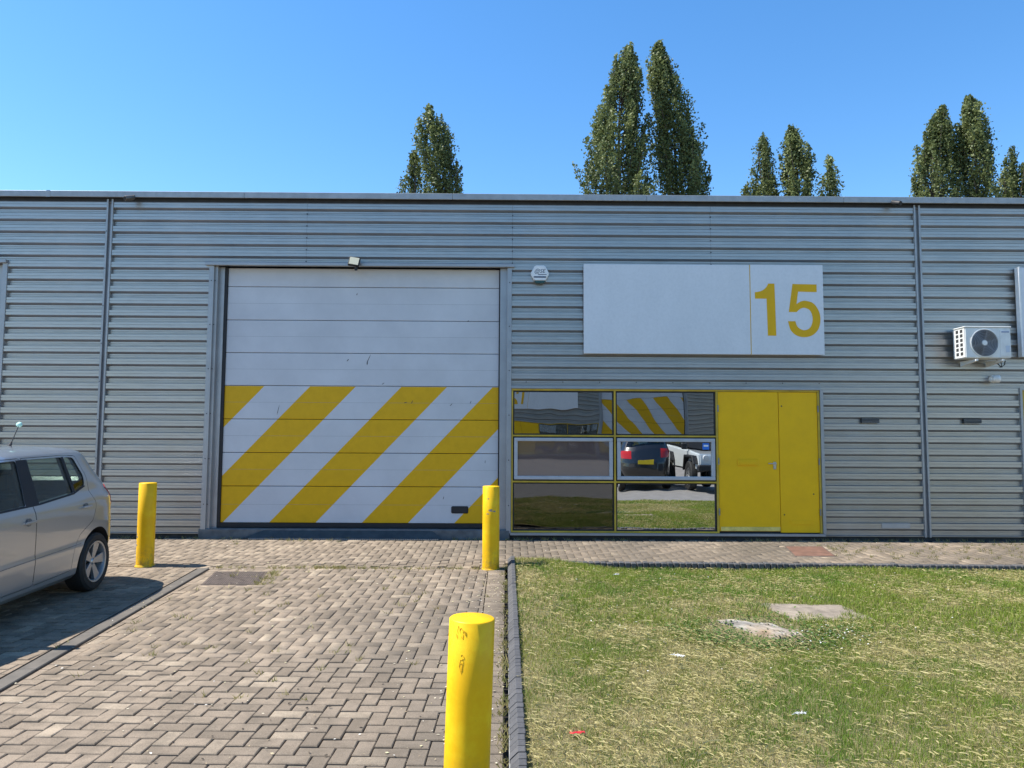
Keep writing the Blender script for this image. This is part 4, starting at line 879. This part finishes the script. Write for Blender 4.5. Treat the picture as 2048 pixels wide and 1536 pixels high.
TREES = [
    ([(14.56, -6.04, -4.03), (15.25, -5.84, -4.12), (16.07, -5.63, -4.24), (16.71, -5.48, -4.6), (16.98, -5.22, -4.9)], 28, 'short poplar tucked against a taller dark poplar above the roller door', 9000),
    ([(14.24, -3.85, -2.33), (15.04, -4.2, -2.45), (16.11, -4.66, -2.72), (16.92, -4.93, -2.89), (17.73, -4.84, -3.16), (18.54, -4.69, -3.43), (19.09, -4.25, -3.91)], 27, 'dark poplar with a shorter one at its side, above the roller door', 15000),
    ([(13.64, 3.25, 7.22), (14.91, 3.47, 7.18), (15.94, 3.75, 7.09), (17.22, 4.2, 6.95), (18.51, 4.5, 6.76), (19.81, 5.06, 6.72), (20.86, 5.42, 6.63), (21.51, 5.88, 6.33)], 25, 'broad tall poplar, wider one of the tallest pair above the white sign', 34000),
    ([(13.94, 7.43, 10.26), (15.5, 7.39, 10.15), (16.8, 7.3, 9.76), (18.12, 7.26, 9.62), (19.44, 7.22, 8.97), (20.5, 7.18, 8.42), (21.43, 7.24, 8.22), (22.05, 7.61, 7.97)], 25.8, 'slimmer tall poplar, narrower one of the tallest pair above the white sign', 26000),
    ([(15.15, 12.98, 13.88), (15.55, 13.1, 13.72), (15.89, 13.22, 13.5)], 29.5, 'low poplar tip beside the group of three above the yellow door', 2500),
    ([(14.99, 13.51, 14.93), (15.89, 13.45, 14.83), (16.74, 13.52, 14.8), (17.59, 13.7, 14.7), (18.16, 13.94, 14.49), (18.51, 14.08, 14.3)], 29, 'slim middle-height poplar in the group of three above the yellow door', 10000),
    ([(14.67, 15.04, 16.45), (15.82, 14.64, 16.58), (16.65, 14.6, 16.6), (17.35, 14.78, 16.24), (18.04, 14.9, 15.88), (18.6, 15.13, 15.51)], 28, 'tallest poplar in the group of three above the yellow door', 15000),
    ([(14.96, 17.03, 18.47), (15.64, 17.16, 18.43), (16.34, 17.29, 18.29), (16.91, 17.44, 18.13), (17.34, 17.67, 17.95)], 29, 'smallest poplar in the group of three above the yellow door', 7000),
    ([(14.45, 21.47, 24.25), (15.7, 21.62, 24.08), (17.07, 21.99, 23.87), (18.17, 22.35, 23.75), (19.0, 22.65, 23.67), (19.56, 23.15, 23.53)], 27.5, 'ragged middle-height poplar among those above the air conditioner', 20000),
    ([(14.25, 24.14, 25.57), (15.54, 23.83, 25.68), (16.89, 23.67, 25.74), (18.25, 23.67, 25.42), (19.2, 23.92, 25.09), (19.89, 24.26, 24.69)], 27, 'dense poplar, tallest of those above the air conditioner', 20000),
    ([(14.76, 26.68, 28.6), (15.82, 26.84, 28.49), (16.52, 27.03, 28.19), (17.17, 27.34, 28.0), (17.73, 27.53, 27.8)], 28.5, 'small poplar, shortest of those above the air conditioner', 9000),
]
for pr, Y, lab, nl in TREES: tree(pr, Y, lab, GRP, nl)

# ------------------------------------------------------------------ cars
def itp(tab): a = np.array(tab); return lambda z: float(np.interp(z, a[:, 0], a[:, 1]))
def slices(spec, off=0., z0=None, z1=None, p=8, q=2.6, dz=.022):
    W_, F_, Rr = itp(spec['w']), itp(spec['front']), itp(spec['rear']); a, b = spec['w'][0][0], spec['w'][-1][0]
    z0 = a if z0 is None else z0; z1 = b if z1 is None else z1
    zs = [z0]
    while zs[-1] < z1 - 1e-6: zs.append(min(z1, zs[-1] + (dz if zs[-1] < spec['zr'] else dz * .3)))
    us = [-.985 + 1.97 * i / 62 for i in range(63)]; ends = [1, .97, .9, .8, .65, .5, .35, .2, .1, 0, -.1, -.2, -.35, -.5, -.65, -.8, -.9, -.97, -1]
    v = []; cnt = None
    for z in zs:
        w_, f_, r_ = max(.02, W_(z) - off), F_(z) - off, Rr(z) + off; L = max(.02, (f_ - r_) / 2); c = (f_ + r_) / 2; loop = []
        ye = (1 - .985 ** p) ** (1 / q)
        for u in us: loop.append((c + L * u, w_ * (1 - abs(u) ** p) ** (1 / q)))
        for e in ends[1:-1]: y = ye * e; loop.append((c + L * (1 - abs(y) ** q) ** (1 / p), w_ * y))
        for u in reversed(us): loop.append((c + L * u, -w_ * (1 - abs(u) ** p) ** (1 / q)))
        for e in reversed(ends[1:-1]): y = ye * e; loop.append((c - L * (1 - abs(y) ** q) ** (1 / p), w_ * y))
        cnt = len(loop); v += [(x, y, z) for x, y in loop]
    f = [(i * cnt + k, i * cnt + (k + 1) % cnt, (i + 1) * cnt + (k + 1) % cnt, (i + 1) * cnt + k) for i in range(len(zs) - 1) for k in range(cnt)]
    f += [tuple(range(cnt - 1, -1, -1)), tuple(range((len(zs) - 1) * cnt, len(zs) * cnt))]
    return G().add(v, f)
def tmp(gg):
    o = gg.build('tmp', M['cabin']); return o
def boolop(o, cutter, op):
    md = o.modifiers.new('b', 'BOOLEAN'); md.operation = op; md.object = cutter; md.solver = 'EXACT'
    dg = bpy.context.evaluated_depsgraph_get(); dg.update(); me = bpy.data.meshes.new_from_object(o.evaluated_get(dg)); o.modifiers.remove(md); old = o.data; o.data = me; bpy.data.meshes.remove(old)
def rm(o): bpy.data.objects.remove(o)
def shell(spec, o0, o1, prism, name, mt, parent):
    a = tmp(slices(spec, o0, dz=.05)); b = tmp(slices(spec, o1, spec['w'][0][0] - .02, spec['w'][-1][0] - .004, dz=.05)); boolop(a, b, 'DIFFERENCE'); c = tmp(prism); boolop(a, c, 'INTERSECT'); rm(b); rm(c)
    a.name = name; a.data.materials.clear(); a.data.materials.append(mt); a.parent = parent; a.data.shade_smooth(); a.data.set_sharp_from_angle(angle=R(40)); return a
def rnd(poly, r=.03, n=4):
    out = []; m_ = len(poly)
    for i in range(m_):
        p, a, b = Vector(poly[i]), Vector(poly[i - 1]), Vector(poly[(i + 1) % m_]); d1 = (a - p); d2 = (b - p); rr = min(r, d1.length * .4, d2.length * .4); s = p + d1.normalized() * rr; e = p + d2.normalized() * rr
        for k in range(n + 1):
            t_ = k / n; out.append(tuple(s * (1 - t_) ** 2 + p * 2 * t_ * (1 - t_) + e * t_ ** 2))
    return out
def wheel(parent, x, y, r, rim_r, side, w_=.195, spokes=5):
    e = bpy.data.objects.new('wheel', None); link(e, parent); e.location = (x, y, r); e.rotation_euler = (0, random.uniform(0, 1) if spokes != 5 else -.06, 0)
    h = w_ / 2; s = side
    G().lathe([(rim_r, -h * .8), (rim_r + .02, -h), (r - .03, -h), (r - .006, -h * .8), (r, -h * .4), (r, h * .4), (r - .006, h * .8), (r - .03, h), (rim_r + .02, h), (rim_r, h * .8)], (0, 0, 0), 'y', 48, cap=False).build('tyre', M['tyre'], e, smooth=True)
    G().lathe([(rim_r + .006, s * h * .86), (rim_r + .004, s * h * .98), (rim_r - .012, s * h * .92), (rim_r - .022, s * h * .5), (rim_r - .03, -s * h * .6)], (0, 0, 0), 'y', 48, cap=False).build('rim', M['rim'], e, smooth=True)
    G().lathe([(0, -s * h * .2), (rim_r - .02, -s * h * .25)], (0, 0, 0), 'y', 32).build('brake_disc', M['cabin'], e)
    for k in range(spokes):
        a = k * 2 * math.pi / spokes + math.pi / 2 + .18; wi, wo = .022 * rim_r / .19, .052 * rim_r / .19
        rot = Matrix.Rotation(-a, 4, 'Y')
        G().add([(.03, s * h * .62, -wi), (.03, s * h * .62, wi), (rim_r - .012, s * h * .80, wo), (rim_r - .008, s * h * .80, -wo), (.03, s * h * .3, -wi), (.03, s * h * .3, wi), (rim_r - .012, s * h * .45, wo * .9), (rim_r - .008, s * h * .45, -wo * .9), (.11 * rim_r / .19, s * h * .70, 0)], [(0, 1, 8), (1, 2, 8), (2, 3, 8), (3, 0, 8), (4, 5, 6, 7), (0, 1, 5, 4), (1, 2, 6, 5), (2, 3, 7, 6), (3, 0, 4, 7)]).build('spoke', M['rim'], e, bevel=.003, xf=rot)
    G().lathe([(0, s * h * .74), (.022, s * h * .74), (.034, s * h * .64), (.05, s * h * .5)], (0, 0, 0), 'y', 20).build('hub_cap', M['rim'], e, smooth=True)
    for k in range(5):
        a = k * 2 * math.pi / 5 + math.pi / 2 + .8; G().lathe([(0, s * h * .56), (.009, s * h * .56), (.009, s * h * .3)], (.052 * math.cos(a), 0, .052 * math.sin(a)), 'y', 8).build('wheel_bolt', M['cabin'], e)
    return e
FAB = dict(zr=1.40, w=[(.20, .74), (.24, .785), (.30, .80), (.42, .812), (.50, .822), (.56, .815), (.70, .822), (.86, .826), (.93, .815), (.98, .79), (1.04, .755), (1.12, .725), (1.40, .605), (1.43, .575), (1.455, .52), (1.475, .43), (1.488, .32), (1.497, .18), (1.50, .05)],
    front=[(.2, 2.0), (.5, 2.06), (.65, 2.05), (.76, 1.95), (.86, 1.65), (.93, 1.32), (.98, 1.10), (1.05, .96), (1.40, .30), (1.44, .18), (1.475, -.02), (1.497, -.25), (1.5, -.4)],
    rear=[(.2, -1.82), (.3, -1.91), (.45, -1.98), (.58, -2.0), (.70, -1.985), (.80, -1.955), (1.0, -1.88), (1.1, -1.80), (1.25, -1.66), (1.38, -1.56), (1.42, -1.52), (1.455, -1.44), (1.475, -1.3), (1.497, -1.05), (1.5, -.9)])
def build_car(spec, name, label, cat, mt, origin, fwd, ax=(-1.235, 1.235), wr=.298, rimr=.205, detail=True, sc=(1, 1, 1)):
    S_ = lambda pts: [(x * sc[0], z * sc[2]) for x, z in pts]
    sp = dict(zr=spec['zr'] * sc[2], w=[(z * sc[2], v * sc[1]) for z, v in spec['w']], front=[(z * sc[2], v * sc[0]) for z, v in spec['front']], rear=[(z * sc[2], v * sc[0]) for z, v in spec['rear']])
    E = empty(name, label=label, cat=cat)
    body = tmp(slices(sp))
    cav = tmp(slices(sp, .05, .66 * sc[2], 1.462 * sc[2], dz=.05)); boolop(body, cav, 'DIFFERENCE'); rm(cav)
    front_w = rnd(S_([(.86, .985), (.80, 1.05), (.30, 1.385), (-.14, 1.392), (-.03, .995)]), .03)
    rear_w = rnd(S_([(-.235, 1.002), (-.305, 1.393), (-.862, 1.390), (-.845, 1.038)]), .02)
    quart = rnd(S_([(-.885, 1.040), (-.905, 1.388), (-1.075, 1.378), (-1.135, 1.19), (-1.09, 1.095)]), .035)
    fw_ = rnd([(sy * y * sc[1], z * sc[2]) for sy, y, z in ((-1, .66, 1.04), (-1, .54, 1.375), (1, .54, 1.375), (1, .66, 1.04))], .04)
    rw_ = rnd([(sy * y * sc[1], z * sc[2]) for sy, y, z in ((-1, .60, 1.09), (-1, .50, 1.395), (1, .50, 1.395), (1, .60, 1.09))], .04)
    wins = [G().prism(wp, -1.2, 1.2, 'y') for wp in (front_w, rear_w, quart)] + [G().prism(fw_, .05 * sc[0], 1.5 * sc[0], 'x'), G().prism(rw_, -2.2 * sc[0], -1.3 * sc[0], 'x')]
    for wp in wins:
        c = tmp(wp); boolop(body, c, 'DIFFERENCE'); rm(c)
    cut = G(); ar = .365 * wr / .298
    for x in ax:
        for y in ((.50, 1.2), (-1.2, -.50)): cut.lathe([(ar, y[0] * sc[1]), (ar, y[1] * sc[1])], (x, 0, wr - .01), 'y', 56)
    c = tmp(cut); boolop(body, c, 'DIFFERENCE'); rm(c)
    doors = []; SD = ((.1, 1.2), (-1.2, -.1))
    if detail:
        rd = rnd([(-.145, .285), (-.125, .95), (-.22, 1.408), (-.90, 1.405), (-1.12, 1.392), (-1.185, 1.18), (-1.13, 1.03), (-1.175, .90), (-1.12, .74), (-.88, .63), (-.775, .50), (-.765, .30)], .03, 3)
        fd = rnd([(-.132, .285), (-.112, .95), (-.205, 1.408), (.28, 1.402), (.88, 1.03), (.93, .6), (.85, .285)], .03, 3)
        for poly in (rd, fd):
            full = tmp(G().prism(poly, .40, 1.2, 'y')); d = bpy.data.objects.new('door', body.data.copy()); link(d); boolop(d, full, 'INTERSECT'); rm(full)
            cxm = sum(p[0] for p in poly) / len(poly); czm = sum(p[1] for p in poly) / len(poly)
            doors.append(d)
            grown = []
            m_ = len(poly)
            ar_ = sum(poly[i][0] * poly[(i + 1) % m_][1] - poly[(i + 1) % m_][0] * poly[i][1] for i in range(m_)); sgn = 1 if ar_ > 0 else -1
            for i in range(m_):
                a_, b_ = Vector(poly[i - 1]), Vector(poly[(i + 1) % m_]); t_ = (b_ - a_).normalized(); nrm = Vector((t_.y, -t_.x)) * sgn; grown.append(tuple(Vector(poly[i]) + nrm * .0048))
            gr_ = tmp(G().prism(grown, .40, 1.2, 'y')); boolop(body, gr_, 'DIFFERENCE'); rm(gr_)
    def finish(o, nm):
        me = o.data; me.materials.clear(); me.materials.append(mt); me.materials.append(M['cabin']); o.name = nm; o.parent = E
        Wf, Ff, Rf = itp(sp['w']), itp(sp['front']), itp(sp['rear'])
        for pgn in me.polygons:
            cc = pgn.center; n_ = pgn.normal; inn = abs(cc.y) < Wf(cc.z) * (1 - min(.999, abs((cc.x - (Ff(cc.z) + Rf(cc.z)) / 2) / ((Ff(cc.z) - Rf(cc.z)) / 2)) ** 8)) ** (1 / 2.6) - .012
            archy = any(abs(math.hypot(cc.x - x, cc.z - wr + .01) - ar) < .006 for x in ax) and abs(n_.y) < .5
            deep = abs(abs(cc.y) - .5 * sc[1]) < .01 and abs(n_.y) > .9
            roofin = cc.z > .6 and inn and cc.z < 1.47 * sc[2] and Rf(cc.z) + .03 < cc.x < Ff(cc.z) - .03 and (n_.y * cc.y < -.001 or n_.z < -.2 or cc.z < .68 * sc[2] or (abs(n_.x) > .5 and n_.x * cc.x < 0))
            pgn.material_index = 1 if (archy or deep or roofin or n_.z < -.9) else 0
        me.shade_smooth(); me.set_sharp_from_angle(angle=R(28))
    finish(body, 'body')
    for d in doors: finish(d, 'door')
    for wp, nm in ((front_w, 'side_window'), (rear_w, 'side_window'), (quart, 'quarter_window')):
        for s in SD: shell(sp, .008, .013, G().prism(wp, *s, 'y'), nm, M['car_glass'], E)
    for wp, nm in zip(wins[3:], ('windscreen', 'rear_window')): shell(sp, .008, .013, wp, nm, M['car_glass'], E)
    # black pillar and window surrounds
    for s in SD:
        pil = G().prism(S_([(-.032, .99), (-.142, 1.396), (-.303, 1.396), (-.233, .998)]), *s, 'y'); shell(sp, -.0018, .006, pil, 'pillar_trim', M['cabin'], E)
        pil = G().prism(S_([(-.846, 1.034), (-.863, 1.392), (-.905, 1.392), (-.884, 1.036)]), *s, 'y'); shell(sp, -.0018, .006, pil, 'pillar_trim', M['cabin'], E)
    if detail:
        fr_ = G().prism(S_([(.86, .972), (-.235, .988), (-.845, 1.026), (-1.09, 1.082), (-1.09, 1.096), (-.845, 1.040), (-.235, 1.003), (.86, .986)]), .1, 1.2, 'y'); shell(sp, -.0015, .006, fr_, 'waist_seal', M['cabin'], E)
        tr_ = G().prism([(.9, .497), (-.90, .531), (-.90, .538), (.9, .504)], .1, 1.2, 'y'); shell(sp, -.003, .006, tr_, 'rub_strip', M['steel_bare'], E)
    tl = rnd(S_([(-1.535, 1.04), (-1.62, 1.065), (-2.2, 1.02), (-2.2, .72), (-1.86, .74), (-1.70, .83)]), .03)
    for s in ((.2, 1.2), (-1.2, -.2)): shell(sp, -.005, .03, G().prism(tl, *[q * sc[1] * (1 if detail else 2.2) for q in s], 'y') if detail else G().prism(S_([(-1.6, 1.0), (-2.2, 1.02), (-2.2, .80), (-1.7, .82)]), *(min(s) * sc[1] if min(s) < 0 else .45 * sc[1], max(s) * sc[1] if max(s) > .5 else -.45 * sc[1]), 'y'), 'tail_lamp', M['red_lamp'], E)
    hl = S_([(1.5, .62), (2.2, .62), (2.2, .78), (1.45, .82)])
    for s in ((.45, 1.2), (-1.2, -.45)): shell(sp, -.004, .03, G().prism(hl, *[q * sc[1] for q in s], 'y'), 'headlamp', M['clear_lamp'], E)
    Wf = itp(sp['w'])
    for x in ax:
        for s in (1, -1): wheel(E, x, s * (Wf(.5 * sc[2]) - .115), wr, rimr, s, .20 * sc[1])
    for sy in (.37, -.37):
        G().box(-.35, -.22, sy - .24, sy + .24, .6, 1.08).build('seat_back', M['seat'], E, bevel=.05, seg=3, smooth=True, xf=Matrix.Diagonal((*sc, 1))); G().box(-.40, -.29, sy - .13, sy + .13, 1.08, 1.30).build('headrest', M['seat'], E, bevel=.045, seg=3, smooth=True, xf=Matrix.Diagonal((*sc, 1)))
    G().box(-1.22, -1.08, -.58, .58, .62, 1.02).build('rear_seat', M['seat'], E, bevel=.05, seg=3, smooth=True, xf=Matrix.Diagonal((*sc, 1)))
    if detail:
        for x, z in ((-.965, .893), (-.005, .862)):
            yy = Wf(z); H = bpy.data.objects.new('door_handle', None); link(H, E); H.location = (x, yy, z)
            vs = [(0, .0035, 0)] + [(.046 * math.cos(t_), .0022, .036 * math.sin(t_)) for t_ in [i * math.pi / 10 for i in range(20)]]
            G().add(vs, [(0, i, i % 20 + 1) for i in range(1, 21)]).build('handle_cup', M['steel_bare'], H, smooth=True)
            G().box(-.085, .085, .016, .034, -.013, .011).build('handle_bar', mt, H, bevel=.008, seg=3, smooth=True)
            for q in (-.07, .07): G().box(q - .012, q + .012, 0, .02, -.010, .008).build('handle_mount', mt, H)
        # door mirror
        G().box(.64, .76, .80, .98, .98, 1.13).build('door_mirror', mt, E, bevel=.04, seg=3, smooth=True); G().box(.66, .74, .74, .82, .96, 1.0).build('mirror_arm', M['cabin'], E)
        # bumper and hatch seams, wheel-arch liner edge
        sm_ = G().prism([(-1.60, .66), (-2.2, .665), (-2.2, .670), (-1.60, .665)], -1.2, 1.2, 'y'); shell(sp, -.0012, .004, sm_, 'bumper_seam', M['cabin'], E)
        sm_ = G().prism([(-1.30, 1.404), (-1.305, 1.404), (-1.545, 1.045), (-1.54, 1.045)], .1, 1.2, 'y'); shell(sp, -.0008, .004, sm_, 'hatch_seam', M['steel_bare'], E)
        A_ = bpy.data.objects.new('antenna', None); link(A_, E); A_.location = (-1.06, 0, 1.492)
        G().tube([(.03, 0, -.01), (-.005, 0, .02), (-.02, 0, .045)], [.02, .014, .007], 10).build('antenna_base', M['cabin'], A_, smooth=True); G().tube([(-.015, 0, .03), (-.125, 0, .20)], .0045, 8).build('antenna_rod', M['cabin'], A_, smooth=True)
        bb = G(); bm_ = bmesh.new(); bmesh.ops.create_icosphere(bm_, subdivisions=3, radius=.027)
        bb.add([v.co + v.co.normalized() * .006 * mnoise.noise(v.co * 90) for v in bm_.verts], [[v.index for v in f.verts] for f in bm_.faces]); bm_.free(); bb.build('antenna_topper', M['topper'], A_, smooth=True, angle=60, xf=Matrix.Translation((-.137, 0, .215)))
    h = Vector((fwd[0], fwd[1], 0)).normalized(); sl_ = (g(origin[1] + .5) - g(origin[1] - .5)); n_ = Vector((0, -sl_, 1)).normalized(); h = (h - n_ * h.dot(n_)).normalized(); l = n_.cross(h)
    mw = Matrix((h, l, n_)).transposed().to_4x4(); mw.translation = (origin[0], origin[1], g(origin[1])); E.matrix_world = mw
    return E
th = R(2.0)
build_car(FAB, 'hatchback_car', 'silver five-door hatchback with mint ball on its aerial, parked in the bay', 'car', M['silver_car'], (-5.007, -4.727), (math.sin(th), -math.cos(th)))
suv = build_car(FAB, 'parked_car', 'black car with its tail to the unit, mirrored in the window', 'car', M['black_car'], (5.15, -17.6), (.06, -1), ax=(-1.36, 1.38), wr=.345, rimr=.23, detail=False, sc=(1.12, 1.12, 1.10))
bar(suv, 'number_plate', M['plate_y'], -2.262, -2.235, -.26, .26, .74, .85)
# boxy white off-roader beside it
T4 = empty('off_roader', (7.25, -16.9, g(-16.9)), R(84), 'white boxy off-road car with black arches, mirrored in the window', 'car')
G().prism([(-1.9, .55), (-1.9, 1.12), (.75, 1.12), (1.9, 1.06), (1.95, .75), (1.9, .55)], -.72, .72, 'y').build('body', M['white_car'], T4, bevel=.04, seg=2, smooth=True)
G().prism([(-1.88, 1.12), (-1.82, 1.80), (.35, 1.80), (.72, 1.12)], -.68, .68, 'y').build('cabin', M['black'], T4, bevel=.05, seg=2, smooth=True)
for s in (-1, 1):
    for a, b in ((-1.6, -.75), (-.65, .38)): G().prism([(a, 1.2), (a, 1.68), (b - .12, 1.68), (b, 1.2)], s * .683, s * .69, 'y').build('side_window', M['car_glass'], T4)
    for x in (-1.2, 1.25):
        G().prism([(x - .58, .55), (x - .42, .98), (x + .42, .98), (x + .58, .72), (x + .5, .72), (x + .36, .90), (x - .36, .90), (x - .5, .55)], s * .70, s * .90, 'y').build('wheel_arch', M['black'], T4, bevel=.015)
        wheel(T4, x, s * .76, .40, .21, s, .25, 6)
    G().lathe([(0, 1.965), (.10, 1.96), (.115, 1.9)], (0, s * .48, .92), 'x', 20).build('headlamp', M['clear_lamp'], T4, smooth=True)
    G().box(.72, .82, s * .74, s * .95, 1.12, 1.28).build('door_mirror', M['black'], T4, bevel=.03)
G().box(1.93, 2.08, -.80, .80, .52, .70).build('bumper', M['black'], T4, bevel=.03)
